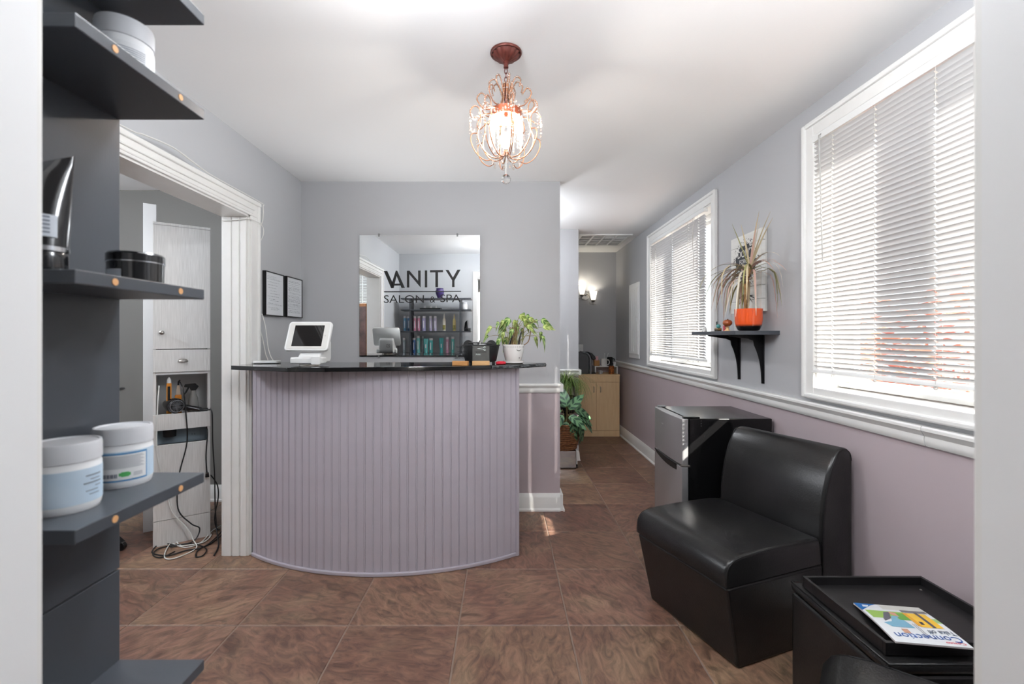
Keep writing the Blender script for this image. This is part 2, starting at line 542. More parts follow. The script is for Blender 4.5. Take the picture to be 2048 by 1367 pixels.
# windows of the right wall
def window_right(name, y0, y1):
    yc = (y0 + y1) / 2
    loc = (XR, yc, WZ0)
    w = struct_root(name, loc)
    P = lambda n, mb, m=M_trim, bv=0.003: obj(n, lp(mb, loc), m, w, bevel=bv)
    cw = 0.072
    for a, b in ((y0 - cw + 0.01, y0 + 0.004), (y1 - 0.004, y1 + cw - 0.01)):
        P('casing', MB().box(XR - 0.018, XR, a, b, WZ0 - 0.04, WZ1 + cw - 0.02))
    P('casing', MB().box(XR - 0.018, XR, y0 + 0.004, y1 - 0.004, WZ1 - 0.004, WZ1 + cw - 0.02))
    P('casing', MB().box(XR - 0.018, XR, y0 + 0.004, y1 - 0.004, WZ0 - 0.04, WZ0 + 0.004))
    bb = 0.024                                           # raised outer band
    for a, b in ((y0 - cw, y0 - cw + bb), (y1 + cw - bb, y1 + cw)):
        P('casing_band', MB().box(XR - 0.03, XR, a, b, WZ0 - 0.052, WZ1 + cw), bv=0.007)
    P('casing_band', MB().box(XR - 0.03, XR, y0 - cw + bb, y1 + cw - bb, WZ1 + cw - bb, WZ1 + cw), bv=0.007)
    P('casing_band', MB().box(XR - 0.03, XR, y0 - cw + bb, y1 + cw - bb, WZ0 - 0.052, WZ0 - 0.052 + bb), bv=0.007)
    # reveal lining
    for a, b in ((y0, y0 + 0.012), (y1 - 0.012, y1)):
        P('reveal', MB().box(XR - 0.004, 1.70, a, b, WZ0, WZ1), bv=0)
    P('reveal', MB().box(XR - 0.004, 1.70, y0, y1, WZ1 - 0.012, WZ1), bv=0)
    P('sill', MB().box(XR - 0.004, 1.73, y0, y1, WZ0 - 0.01, WZ0 + 0.004), bv=0.002)
    # outer frame, two sashes, panes
    fx0, fx1 = 1.62, 1.70
    for a, b in ((y0 + 0.012, y0 + 0.05), (y1 - 0.05, y1 - 0.012)):
        P('frame', MB().box(fx0, fx1, a, b, WZ0 + 0.01, WZ1 - 0.012))
    P('frame', MB().box(fx0, fx1, y0 + 0.05, y1 - 0.05, WZ1 - 0.05, WZ1 - 0.012))
    P('frame', MB().box(fx0, fx1, y0 + 0.05, y1 - 0.05, WZ0 + 0.01, WZ0 + 0.03))
    P('mullion', MB().box(fx0 + 0.01, fx1 + 0.03, yc - 0.05, yc + 0.05, WZ0 + 0.03, WZ1 - 0.05))
    for a, b in ((y0 + 0.05, yc - 0.05), (yc + 0.05, y1 - 0.05)):
        s = P('sash', MB().box(1.645, 1.675, a, a + 0.03, WZ0 + 0.03, WZ1 - 0.05).box(1.645, 1.675, b - 0.03, b, WZ0 + 0.03, WZ1 - 0.05)
              .box(1.645, 1.675, a + 0.03, b - 0.03, WZ1 - 0.08, WZ1 - 0.05).box(1.645, 1.675, a + 0.03, b - 0.03, WZ0 + 0.03, WZ0 + 0.05), bv=0)
        P('pane', MB().box(1.658, 1.662, a + 0.03, b - 0.03, WZ0 + 0.05, WZ1 - 0.08), M_glass, 0)
    return w
window_right('window_1', *WY[1])
window_right('window_2', *WY[0])
def window_front(name, x0, x1, z0, z1):
    loc = ((x0 + x1) / 2, YF, z0)
    w = struct_root(name, loc)
    P = lambda n, mb, m=M_trim, bv=0.003: obj(n, lp(mb, loc), m, w, bevel=bv)
    for a, b in ((x0 - 0.07, x0), (x1, x1 + 0.07)):
        P('casing', MB().box(a, b, YF, YF + 0.018, z0 - 0.07, z1 + 0.07))
    P('casing', MB().box(x0, x1, YF, YF + 0.018, z1, z1 + 0.07))
    P('casing', MB().box(x0, x1, YF, YF + 0.03, z0 - 0.07, z0))
    for a, b in ((x0, x0 + 0.05), (x1 - 0.05, x1)):
        P('frame', MB().box(a, b, 0.28, 0.33, z0, z1))
    P('frame', MB().box(x0 + 0.05, x1 - 0.05, 0.28, 0.33, z1 - 0.05, z1))
    P('frame', MB().box(x0 + 0.05, x1 - 0.05, 0.28, 0.33, z0, z0 + 0.05))
    P('pane', MB().box(x0 + 0.05, x1 - 0.05, 0.303, 0.307, z0 + 0.05, z1 - 0.05), M_glass, 0)
window_front('window_3', -2.75, -1.85, 0.9, 2.2)

# baseboards and chair rails
def rail_prof(z0, h, d):                                 # (out, z)
    return [(0, z0), (0.35 * d, z0), (0.5 * d, z0 + 0.12 * h), (0.6 * d, z0 + 0.3 * h), (0.55 * d, z0 + 0.5 * h), (0.8 * d, z0 + 0.68 * h),
            (d, z0 + 0.78 * h), (d, z0 + 0.92 * h), (0.85 * d, z0 + h), (0, z0 + h)]
def rail_x(x0, x1, y, prof, out=-1):                     # runs along X on a wall facing -Y
    return MB().prism([(y + out * o, z) for o, z in prof], x0, x1, 'X')
def rail_y(y0, y1, x, prof):                             # runs along Y on a wall facing -X
    mb = MB()
    n = len(prof)
    vs = [(x - o, y, z) for y in (y0, y1) for o, z in prof]
    return mb.add(vs, [tuple(range(n)), tuple(range(2 * n - 1, n - 1, -1))] + [(i, (i + 1) % n, n + (i + 1) % n, n + i) for i in range(n)])
rp = rail_prof(0.868, 0.066, 0.03)
struct('trim_1', rail_x(-1.476, 0.414, YB, rp).box(0.414, 0.436, YB - 0.024, YB + 0.139, 0.876, 0.93), M_trim, auto=30)
struct('trim_2', rail_x(-0.6, 0.794, 4.85, rp).box(0.794, 0.82, 4.826, 4.994, 0.876, 0.93), M_trim, auto=30)
rp2 = rail_prof(0.888, 0.072, 0.03)
struct('trim_3', rail_y(YF, 1.63, XR, rp2), M_trim, auto=30)
struct('trim_4', rail_y(1.6325, 6.19, XR, rp2), M_trim, auto=30)
def bprof(h, d):
    return [(0, 0), (d + 0.012, 0), (d + 0.012, 0.012), (d, 0.02), (d, h - 0.03), (0.7 * d, h - 0.018), (0.45 * d, h - 0.006), (0.3 * d, h), (0, h)]
bp_ = bprof(0.125, 0.018)
struct('baseboard_back', rail_x(0.0, 0.414, YB, bp_).box(0.414, 0.434, YB - 0.018, YB + 0.133, 0, 0.12).box(0.434, 0.446, YB - 0.03, YB + 0.133, 0, 0.014), M_trim, auto=30)
struct('baseboard_right', rail_y(YF, 6.19, XR, bp_), M_trim, auto=30)
struct('baseboard_partition', rail_x(-0.6, 0.794, 4.85, bp_), M_trim, auto=30)
struct('baseboard_salon', rail_x(-4.0, XLo, 3.56, bp_), M_trim, auto=30)
struct('baseboard_left', MB().box(XL, XL + 0.016, D1 + 0.085, YB, 0, 0.12), M_trim)

# ------------------------------------------------------------------ outside the windows
tag(obj('ground', MB().box(-14, 22, -22, 22, -0.5, -0.14), mat('pale gravel', (170, 166, 158), 0.9, noise=(3, (150, 146, 136), 0.7))), kind='structure')
nb = thing('neighbour_house', 'pale clapboard house wall standing beyond the right windows', 'building', (7.2, 5.0, -0.2))
M_clap = mat('white clapboard', (226, 228, 230), 0.6)
obj('wall', MB().box(0.06, 4.0, -4.0, 9.0, 0, 4.2), M_clap, nb)
bd = MB().add([(0.0, -4, 0), (0.06, -4, 0), (0.06, -4, 0.2), (0.045, -4, 0.2), (0.0, 9, 0), (0.06, 9, 0), (0.06, 9, 0.2), (0.045, 9, 0.2)],
              [(0, 1, 2, 3), (7, 6, 5, 4), (0, 4, 5, 1), (1, 5, 6, 2), (2, 6, 7, 3), (3, 7, 4, 0)]).data('clapboard')
for k in range(21):
    obj('clapboard', bd, M_clap, nb, loc=(0, 0, k * 0.2))
fe = thing('garden_fence', 'white picket fence behind the red bush outside the window', 'fence', (3.9, 2.4, -0.14))
pk = MB().prism([(-0.04, 0), (0.04, 0), (0.04, 1.05), (0, 1.12), (-0.04, 1.05)], -0.01, 0.01, 'X').data('picket')
for k in range(26):
    obj('picket', pk, M_white, fe, loc=(0, -1.6 + 0.16 * k, 0))
obj('rail', MB().box(0.012, 0.04, -1.7, 2.55, 0.3, 0.38), M_white, fe)
obj('rail', MB().box(0.012, 0.04, -1.7, 2.55, 0.8, 0.88), M_white, fe)
rb = MB()
rnd = random.Random(3)
for k in range(5200):
    a = rnd.random()
    y = 1.15 + 3.4 * rnd.random()
    top = 1.42 + 0.16 * math.sin(3.1 * y) + 0.08 * math.sin(9 * y)
    z = -0.1 + (top + 0.1) * (rnd.random() ** 0.8)
    if rnd.random() < 0.05: z = top + rnd.random() * 0.25
    x = 2.95 + 0.5 * (rnd.random() - 0.5)
    s = rnd.uniform(0.03, 0.06)
    R = Matrix.Rotation(rnd.random() * 6.28, 3, 'Z') @ Matrix.Rotation(rnd.uniform(-1.2, 1.2), 3, 'X')
    rb.add([R @ Vector(p) + Vector((x, y, z)) for p in ((-s, 0, 0), (0, -s * 0.45, 0.004), (s, 0, 0), (0, s * 0.45, 0.004))], [(0, 1, 2, 3)])
M_red = mat('red autumn leaves', (196, 128, 118), 0.6, noise=(5, (220, 168, 140), 0.9))
tag(obj('autumn_bush', rb, M_red), 'dense red leaved bush outside the large window', 'bush', kind='stuff')

# ------------------------------------------------------------------ window blinds
def blind(label, loc, rotz, L, ztop, zbot, holes, wand_x=None, group=None):
    """local x along the slats, local y towards the outside"""
    t = thing('window_blind', label, 'blind', loc, rotz, group)
    pitch, w, th = 0.0215, 0.0125, math.radians(41)
    cuts = [-L / 2]
    for h in holes:
        cuts += [h - 0.004, h + 0.004]
    cuts.append(L / 2)
    ts = (-1, -0.5, 0.5, 1)
    mb = MB()
    vs = [(x, q * w * math.cos(th), -q * w * math.sin(th) + 0.0016 * (1 - q * q)) for x in cuts for q in ts]
    fs = []
    for i in range(len(cuts) - 1):
        for k in range(3):
            if i % 2 == 1 and k == 1: continue           # the cord hole
            a = i * 4 + k
            fs.append((a, a + 4, a + 5, a + 1))
    me = mb.add(vs, fs).data('slat', True)
    n = int((ztop - 0.045 - zbot - 0.03) / pitch)
    for k in range(n + 1):
        obj('slat', me, M_slat, t, loc=(0, 0, zbot + 0.03 + k * pitch), rot=(0, random.uniform(-0.0012, 0.0012), 0))
    obj('head_rail', MB().box(-L / 2, L / 2, -0.014, 0.018, ztop - 0.032, ztop), M_white, t, bevel=0.002)
    obj('bottom_rail', MB().prism([(-0.014, zbot + 0.004), (-0.009, zbot), (0.009, zbot), (0.014, zbot + 0.004), (0.012, zbot + 0.014), (0.006, zbot + 0.02), (-0.006, zbot + 0.02), (-0.012, zbot + 0.014)], -L / 2 - 0.004, L / 2 + 0.004, 'X'), M_white, t)
    M_cord = mat('pale blind cord', (205, 203, 198), 0.7)
    for h in holes:
        for yy in (-0.0125, 0.0125):
            obj('cord', MB().cyl((h + 0.012, yy, zbot + 0.005), (h + 0.012, yy, ztop - 0.03), 0.0007, n=5), M_cord, t)
        obj('cord_button', MB().ball((h + 0.012, -0.012, zbot - 0.004), 0.007, sz=0.8), mat('clear plastic button', (225, 225, 222), 0.15, trans=0.7), t)
    if wand_x is not None:
        wd = obj('tilt_wand', MB().cyl((wand_x, -0.022, ztop - 0.03), (wand_x + 0.035, -0.03, ztop - 0.62), 0.0028, n=6), mat('clear wand', (190, 190, 188), 0.2), t)
        obj('hook', MB().tube([(wand_x, -0.014, ztop - 0.012), (wand_x, -0.022, ztop - 0.018), (wand_x, -0.022, ztop - 0.034)], 0.0025, 6), M_chrome, wd)
    return t
yb0, yb1 = 0.86, 2.222
ym = (yb0 + yb1) / 2
blind('white slatted blind on the large window nearest the doorway', (1.518, ym, 0), -math.pi / 2, yb1 - yb0, 2.255, 1.104, [ym - 2.1, ym - 1.86, ym - 1.60, ym - 1.0], -0.62)
yb0, yb1 = 3.43, 4.69
ym = (yb0 + yb1) / 2
b1 = blind('white slatted blind on the smaller window beyond the wall shelf', (1.518, ym, 0), -math.pi / 2, yb1 - yb0, 2.255, 1.09, [ym - 4.55, ym - 4.1, ym - 3.74, ym - 3.55])
obj('pull_cord', MB().tube(spline([(0.44, -0.018, 2.22), (0.45, -0.022, 2.0), (0.47, -0.02, 1.92), (0.465, -0.022, 1.78)]), 0.0016, 5), MATS['pale blind cord'], b1)
obj('pull_cord', MB().tube(spline([(0.47, -0.018, 2.22), (0.455, -0.024, 2.0), (0.468, -0.022, 1.93), (0.455, -0.024, 1.80)]), 0.0016, 5), MATS['pale blind cord'], b1)
blind('white slatted blind in the next room, seen in the mirror', (-2.30, 0.425, 0), math.pi, 0.88, 2.19, 0.93, [-0.3, 0.3])

# ------------------------------------------------------------------ display shelf and its products
SX, SY0, SY1 = -0.476, 0.505, 0.723
ds = thing('display_shelf', 'black open shelving unit in the left foreground', 'shelf', (-0.94, 0.61, 0))
dl = (-0.94, 0.61, 0)
for xa in (-0.626, -1.286):
    obj('side_panel', lp(MB().box(xa, xa + 0.016, SY0, SY1, 0, 0.911), dl), M_black, ds, bevel=0.0012)
    obj('side_panel', lp(MB().box(xa, xa + 0.016, SY0, SY1, 0.9135, 1.774), dl), M_black, ds, bevel=0.0012)
TOPS = (0.40, 0.768, 1.065, 1.355, 1.640, 1.790)
M_cap = mat('pale wood screw cap', (214, 162, 112), 0.6)
for z in TOPS:
    sh = obj('shelf', lp(MB().box(-1.40, SX, SY0, SY1, z - 0.016, z), dl), M_black, ds, bevel=0.001)
    for y in (0.557, 0.670):
        obj('screw_cap', lp(MB().cyl((SX, y, z - 0.008), (SX + 0.0006, y, z - 0.008), 0.0044, n=14), dl), M_cap, sh)

M_tub = mat('white tub plastic', (236, 238, 240), 0.38)
M_lid = mat('frosted tub lid', (206, 208, 212), 0.35)
M_lblue = mat('pale blue label', (186, 208, 226), 0.5, noise=(18, (206, 220, 232), 0.7))
M_dblue = mat('blue label border', (84, 140, 186), 0.5)
M_print = mat('grey label print', (120, 126, 138), 0.6)
M_green = mat('green leaf logo', (84, 172, 98), 0.5)
def arc(r, a0, a1, z0, z1, n=10):
    return MB().lathe([(r, z0), (r, z1)], n, (0, 0, 0), math.radians(a0), math.radians(a1))
def tub(label, loc, R, Hh, style):
    t = thing('cosmetic_tub', label, 'tub', loc, 0, 'white tubs on the black shelves')
    obj('body', MB().lathe([(0, 0), (R * 0.93, 0), (R * 0.97, 0.003), (R, Hh * 0.1), (R, Hh * 0.66), (R * 0.975, Hh * 0.69), (R * 0.975, Hh * 0.75), (0, Hh * 0.75)], 40), M_tub, t, auto=40)
    obj('lid', MB().lathe([(R * 0.97, Hh * 0.72), (R * 1.01, Hh * 0.73), (R * 1.01, Hh * 0.95), (R * 0.98, Hh), (R * 0.9, Hh), (R * 0.88, Hh * 0.985), (0, Hh * 0.985)], 40), M_lid, t, auto=40)
    lb = obj('label', arc(R + 0.0004, 180, 420, Hh * 0.12, Hh * 0.62, 32), M_lblue if style != 'plain' else M_tub, t, auto=60)
    toward = math.degrees(math.atan2(-loc[1], -loc[0]))     # the side turned to the doorway
    def band(a0, a1, z0, z1, m, off):
        obj('print', arc(R + off, toward + a0, toward + a1, Hh * z0, Hh * z1, 8), m, lb, auto=60)
    if style == 'back':
        band(-48, 48, 0.12, 0.60, M_dblue, 0.0007)
        band(-45, 45, 0.15, 0.57, M_offw, 0.0010)
        for k in range(11):
            band(-40, 40 - (k % 3) * 4, 0.345 + k * 0.019, 0.351 + k * 0.019, M_print, 0.0012)
        for k in range(9):
            band(-40 + k * 3.4, -38 + k * 3.4 + (k % 2) * 0.8, 0.19, 0.255, M_print, 0.0012)
        band(-8, 13, 0.215, 0.265, M_green, 0.0012)
        band(-4, 10, 0.20, 0.28, M_green, 0.0013)
        for k in range(3):
            band(18, 36, 0.20 + k * 0.022, 0.207 + k * 0.022, M_print, 0.0012)
    elif style == 'front':
        band(-80, -34, 0.14, 0.57, M_dblue, 0.0007)
        band(-80, -37, 0.16, 0.55, M_offw, 0.0010)
        for k in range(12):
            band(-76, -41, 0.25 + k * 0.022, 0.256 + k * 0.022, M_print, 0.0012)
        for k, (a, b) in enumerate(((30, 62), (38, 60), (26, 62), (48, 62), (30, 55), (36, 58))):
            band(a, b, 0.50 - k * 0.055, 0.512 - k * 0.055 + (0.006 if k in (0, 2) else 0), M_print, 0.0012)
    else:
        for k in range(12):
            band(-35, 40, 0.20 + k * 0.03, 0.208 + k * 0.03, M_print, 0.0012)
    return t
tub('white tub with blue bordered back label and green leaf mark', (-0.562, 0.672, 1.065), 0.0350, 0.084, 'back')
tub('white tub with pale blue label nearest the door jamb', (-0.551, 0.572, 1.065), 0.0350, 0.084, 'front')
tub('white tub on the upper shelf below the topmost board', (-0.560, 0.672, 1.640), 0.0350, 0.096, 'plain')

# black tube and black jar on the middle shelf
M_gloss = mat('glossy black tube', (20, 21, 24), 0.18, coat=0.5)
tb = thing('cosmetic_tube', 'glossy black squeeze tube standing on its cap, slanted crimped top', 'tube', (-0.556, 0.545, 1.355), math.radians(48))
obj('cap', MB().lathe([(0, 0), (0.025, 0), (0.026, 0.002), (0.026, 0.024), (0.025, 0.026), (0, 0.026)], 32), M_gloss, tb, auto=40)
obj('ring', MB().lathe([(0.0245, 0.026), (0.0268, 0.0265), (0.0268, 0.032), (0.0245, 0.0325)], 32), mat('silver ring', (200, 202, 206), 0.2, 1.0), tb, auto=40)
vs, fs = [], []
nn, mm = 32, 12
for j in range(mm + 1):
    q = j / mm
    z = 0.032 + 0.102 * q
    for i in range(nn):
        a = 2 * math.pi * i / nn
        rx = 0.0262 + 0.0045 * q
        ry = 0.0262 * (1 - q) ** 0.7 + 0.0012
        vs.append((rx * math.cos(a), ry * math.sin(a), z + 0.016 * q * math.cos(a)))
for j in range(mm):
    for i in range(nn):
        fs.append((j * nn + i, j * nn + (i + 1) % nn, (j + 1) * nn + (i + 1) % nn, (j + 1) * nn + i))
fs.append(tuple(range(mm * nn, (mm + 1) * nn)))
obj('body', MB().add(vs, fs), M_gloss, tb, auto=50)
lbm = obj('label', arc(0.0275, 215, 300, 0.042, 0.068, 10), mat('silver grey label', (196, 202, 210), 0.4), tb, auto=60)
for k in range(5):
    obj('print', arc(0.0278, 225, 285, 0.046 + 0.0045 * k, 0.048 + 0.0045 * k, 8), M_print, lbm, auto=60)
jr = thing('cosmetic_jar', 'low black glossy jar beside the black tube', 'jar', (-0.5175, 0.64, 1.355))
jr.scale = (0.80, 0.80, 1.0)
obj('body', MB().lathe([(0, 0), (0.038, 0), (0.040, 0.002), (0.0405, 0.027), (0.038, 0.028), (0, 0.028)], 40), M_gloss, jr, auto=40)
obj('lid', MB().lathe([(0.039, 0.0285), (0.0415, 0.029), (0.0415, 0.038), (0.039, 0.0405), (0, 0.0405)], 40), M_gloss, jr, auto=40)
obj('ring', MB().lathe([(0.0405, 0.0268), (0.0417, 0.0272), (0.0417, 0.0284), (0.0405, 0.0288)], 40), MATS['silver ring'], jr, auto=40)
obj('label', arc(0.0407, 225, 280, 0.004, 0.016, 10), MATS['silver grey label'], jr, auto=60)

# bottles further along the shelf, seen in the mirror
def bottle(label, x, z, col, h=0.20, r=0.021, kind='slim', y=0.62, capc=(206, 206, 210)):
    t = thing('product_bottle', label, 'bottle', (x, y, z), 0, 'hair product bottles on the black shelves')
    m = mat('bottle %d %d %d' % col, col, 0.3)
    mc = mat('cap %d %d %d' % capc, capc, 0.3)
    if kind == 'slim':
        obj('body', MB().lathe([(0, 0), (r * 0.95, 0), (r, 0.003), (r, h * 0.86), (0, h * 0.86)], 20), m, t, auto=40)
        obj('cap', MB().lathe([(r * 0.98, h * 0.865), (r * 0.98, h * 0.985), (r * 0.9, h), (0, h)], 20), mc, t, auto=40)
        obj('lettering', MB().lathe([(r + 0.0004, h * 0.2), (r + 0.0004, h * 0.7)], 4, (0, 0, 0), 1.35, 1.8), mat('pale lettering', (228, 230, 234), 0.5), t)
    elif kind == 'spray':
        obj('body', MB().lathe([(0, 0), (r * 0.95, 0), (r, 0.004), (r, h * 0.62), (r * 0.75, h * 0.70), (r * 0.5, h * 0.74), (0, h * 0.74)], 20), m, t, auto=40)
        obj('nozzle', MB().lathe([(r * 0.55, h * 0.74), (r * 0.5, h * 0.84), (r * 0.3, h * 0.95), (r * 0.2, h), (0, h)], 16), mc, t, auto=40)
        obj('label', MB().lathe([(r + 0.0004, h * 0.08), (r + 0.0004, h * 0.35)], 14, (0, 0, 0), 0.5, 2.6), mat('leaf print label', (92, 112, 74), 0.5, noise=(40, (200, 176, 96), 1.0)), t)
    else:                                                   # tube standing on its cap
        obj('cap', MB().lathe([(0, 0), (r * 0.85, 0), (r * 0.85, h * 0.14), (0, h * 0.14)], 20), m, t, auto=40)
        vs, fs = [], []
        for j in range(7):
            q = j / 6
            for i in range(20):
                a = 2 * math.pi * i / 20
                vs.append((r * (0.8 + 0.42 * q) * math.cos(a), (r * 0.8 * (1 - q) + 0.001) * math.sin(a), h * (0.14 + 0.86 * q)))
        for j in range(6):
            for i in range(20):
                fs.append((j * 20 + i, j * 20 + (i + 1) % 20, (j + 1) * 20 + (i + 1) % 20, (j + 1) * 20 + i))
        fs.append(tuple(range(120, 140)))
        obj('body', MB().add(vs, fs), m, t, auto=50)
        obj('lettering', MB().box(-r * 0.25, r * 0.25, r * 0.62, r * 0.64, h * 0.3, h * 0.6), MATS.get('pale lettering') or mat('pale lettering', (228, 230, 234), 0.5), t)
    return t
Z3, Z2 = 1.355, 1.065
bottle('light blue slim bottle at the far end of the bottle row in the mirror', -1.365, Z3, (112, 164, 200))
bottle('darker blue slim bottle beside the light blue one in the mirror', -1.312, Z3, (72, 116, 158))
bottle('rose pink slim bottle left of its twin in the mirror', -1.236, Z3, (200, 140, 164))
bottle('rose pink slim bottle between the other pink one and the lavender one', -1.183, Z3, (196, 134, 158))
bottle('lavender bottle, stoutest of the three lavender ones in the mirror', -1.113, Z3, (168, 166, 204), r=0.025)
bottle('lavender slim bottle in the middle of the mirrored row', -1.024, Z3, (182, 176, 204))
bottle('lavender slim bottle next to the white spray bottle', -0.963, Z3, (188, 182, 208))
bottle('white leaf printed spray bottle in the mirror', -0.842, Z3, (222, 218, 204), h=0.235, kind='spray', capc=(232, 230, 224))
bottle('yellow flower printed spray bottle in the mirror', -0.706, Z3, (216, 200, 140), h=0.225, kind='spray', capc=(222, 206, 160))
bottle('silvery slim bottle at the far end of the lower mirrored shelf', -1.375, Z2, (164, 178, 186), h=0.2)
bottle('strong blue bottle on the lower mirrored shelf', -1.245, Z2, (70, 112, 172), h=0.2)
bottle('tall aqua bottle with upright lettering on the lower mirrored shelf', -1.188, Z2, (124, 196, 196), h=0.23, r=0.025)
bottle('silver grey slim bottle right behind the tall aqua bottle', -1.145, Z2, (170, 178, 184), h=0.225, r=0.016, y=0.56)
bottle('aqua squeeze tube standing on its cap in the mirror', -1.085, Z2, (104, 190, 190), h=0.19, r=0.028, kind='tube')
bottle('teal rounded bottle beside the aqua squeeze tube', -1.018, Z2, (86, 180, 180), h=0.195, r=0.026)
bottle('teal squeeze tube standing apart on the lower mirrored shelf', -0.878, Z2, (72, 166, 168), h=0.2, r=0.025, kind='tube')
bottle('pink slim bottle on the lower mirrored shelf', -0.80, Z2, (190, 142, 166), h=0.21)
bottle('teal slim bottle next to the shelf post in the mirror', -0.725, Z2, (104, 190, 184), h=0.215)
tr = thing('product_tray', 'small black tray for jars on the upper mirrored shelf', 'tray', (-1.02, 0.62, 1.640))
obj('tray_base', MB().box(-0.14, 0.14, -0.05, 0.05, 0, 0.006), M_blackp, tr)
obj('rim', MB().box(-0.14, 0.14, -0.05, -0.044, 0.006, 0.022).box(-0.14, 0.14, 0.044, 0.05, 0.006, 0.022).box(-0.14, -0.134, -0.044, 0.044, 0.006, 0.022).box(0.134, 0.14, -0.044, 0.044, 0.006, 0.022), M_blackp, tr)
for k, (x, wd) in enumerate(((-1.10, 'far'), (-1.02, 'middle'), (-0.95, 'near'))):
    t = thing('sample_jar', ('leftmost', 'middle', 'rightmost')[k] + ' of three small white jars on the black tray in the mirror', 'jar', (x, 0.62, 1.646), 0, 'small jars on the tray')
    obj('body', MB().lathe([(0, 0), (0.016, 0), (0.016, 0.034), (0, 0.034)], 18), M_tub, t, auto=40)
    obj('lid', MB().lathe([(0.0165, 0.035), (0.0165, 0.048), (0, 0.05)], 18), M_lid, t, auto=40)
ms = thing('purple_vase', 'dark purple rounded vase on the topmost mirrored shelf', 'vase', (-0.90, 0.62, 1.790))
obj('body', MB().lathe([(0, 0), (0.03, 0), (0.035, 0.02), (0.056, 0.07), (0.058, 0.1), (0.045, 0.125), (0.05, 0.135), (0.044, 0.136), (0.04, 0.125), (0.04, 0.05), (0, 0.05)], 24, ribs=8, ramp=0.03), mat('deep purple glaze', (66, 52, 106), 0.3), ms, auto=60)
obj('base', MB().lathe([(0, -0.0), (0.036, 0.0), (0.036, 0.008), (0, 0.008)], 24), mat('deep purple glaze', (66, 52, 106), 0.3), ms, auto=40)

# ------------------------------------------------------------------ reception counter
AX, AY, AR = -0.70, 3.819, 1.387
a_l = math.asin((-1.474 - AX) / AR)
a_r = math.asin((0.080 - AX) / AR)
rc = thing('reception_counter', 'curved lilac grey beadboard reception counter', 'counter', (AX, 2.75, 0))
rl = (AX, 2.75, 0)
M_bead = mat('lilac grey gloss paint', (180, 174, 183), 0.32, noise=(7, (174, 167, 176), 0.6), bump=(45, 0.06))
def arcpts(r, a0, a1, n):
    return [(AX + r * math.sin(a0 + (a1 - a0) * k / n), AY - r * math.cos(a0 + (a1 - a0) * k / n)) for k in range(n + 1)]
body = arcpts(AR - 0.012, a_l, a_r, 40) + list(reversed(arcpts(AR - 0.11, a_l, a_r, 40)))
obj('body', lp(MB().prism(body, 0, 1.0985), rl), M_bead, rc)
NP = 36
pw = (a_r - a_l) * AR / NP
g = 0.0009
# one beadboard strip: flat face, groove edges, a small bead at one side
prof = [(-pw / 2 + g, 0.010), (pw / 2, 0.010), (pw / 2, 0.0012), (pw / 2 - 0.0015, 0.0), (pw / 2 - 0.005, 0.0), (pw / 2 - 0.0062, 0.0016), (pw / 2 - 0.0072, 0.0016), (pw / 2 - 0.0084, 0.0), (-pw / 2 + g + 0.0012, 0.0), (-pw / 2 + g, 0.0014)]
plank_me = MB().prism([(x, y) for x, y in prof], 0.018, 1.098).data('plank')
for k in range(NP):
    a = a_l + (a_r - a_l) * (k + 0.5) / NP
    x = AX + AR * math.sin(a); y = AY - AR * math.cos(a)
    obj('plank', plank_me, M_bead, rc, loc=(x - rl[0], y - rl[1], 0), rot=(0, 0, a))
bt = arcpts(AR + 0.010, a_l, a_r, 40) + list(reversed(arcpts(AR - 0.012, a_l, a_r, 40)))
obj('base_moulding', lp(MB().prism(bt, 0, 0.020), rl), M_bead, rc, bevel=0.004)
er = arcpts(AR + 0.012, a_r - 0.012, a_r + 0.003, 2) + list(reversed(arcpts(AR - 0.112, a_r - 0.012, a_r + 0.003, 2)))
obj('end_trim', lp(MB().prism(er, 0, 1.0985), rl), M_bead, rc, bevel=0.003)
# polished black stone top
def granite():
    m = mat('polished black granite', (14, 14, 15), 0.06, noise=(120, (48, 48, 50), 0.25), coat=0.3)
    return m
front = [(-1.50, 2.50), (-1.11, 2.330), (-0.92, 2.335), (-0.75, 2.360), (-0.5, 2.392), (-0.24, 2.442), (-0.07, 2.512)]
rough = [(-0.02, 2.54), (0.03, 2.575), (0.07, 2.593), (0.11, 2.628), (0.15, 2.650), (0.19, 2.69), (0.23, 2.715), (0.252, 2.745)]
backp = [(0.247, 2.79), (0.1, 2.835), (-0.1, 2.85), (-0.7, 2.82), (-1.474, 2.86), (-1.474, 2.652), (-1.50, 2.652)]
ct = thing('granite_countertop', 'polished black granite top of the reception counter', 'countertop', (-0.6, 2.6, 1.0995))
cl = (-0.6, 2.6, 0)
obj('slab', lp(MB().prism(front + rough + backp, 1.0995, 1.122), cl), granite(), ct, bevel=0.002).location = (0, 0, -1.0995)
ch = MB()                                                # chiselled edge along the broken right end
rr = random.Random(5)
pp = [Vector((x, y, 0)) for x, y in front[-1:] + rough]
rows = []
for p in [pp[i] + (pp[i + 1] - pp[i]) * t for i in range(len(pp) - 1) for t in (0, 0.33, 0.66)] + [pp[-1]]:
    rows.append([(p.x + 0.62 * d + rr.uniform(-0.0015, 0.0015), p.y - 0.78 * d, z) for d, z in ((0.0, 1.1205), (0.003 + rr.random() * 0.005, 1.115 + rr.uniform(-0.002, 0.002)), (0.002 + rr.random() * 0.006, 1.107 + rr.uniform(-0.002, 0.002)), (0.0, 1.1005))])
vs = [q for r_ in rows for q in r_]
fs = [(i * 4 + k, (i + 1) * 4 + k, (i + 1) * 4 + k + 1, i * 4 + k + 1) for i in range(len(rows) - 1) for k in range(3)]
o = obj('chiselled_edge', lp(MB().add(vs, fs), cl), mat('rough split granite', (34, 36, 38), 0.35, noise=(70, (140, 146, 150), 0.5)), ct)
o.location = (0, 0, -1.0995)
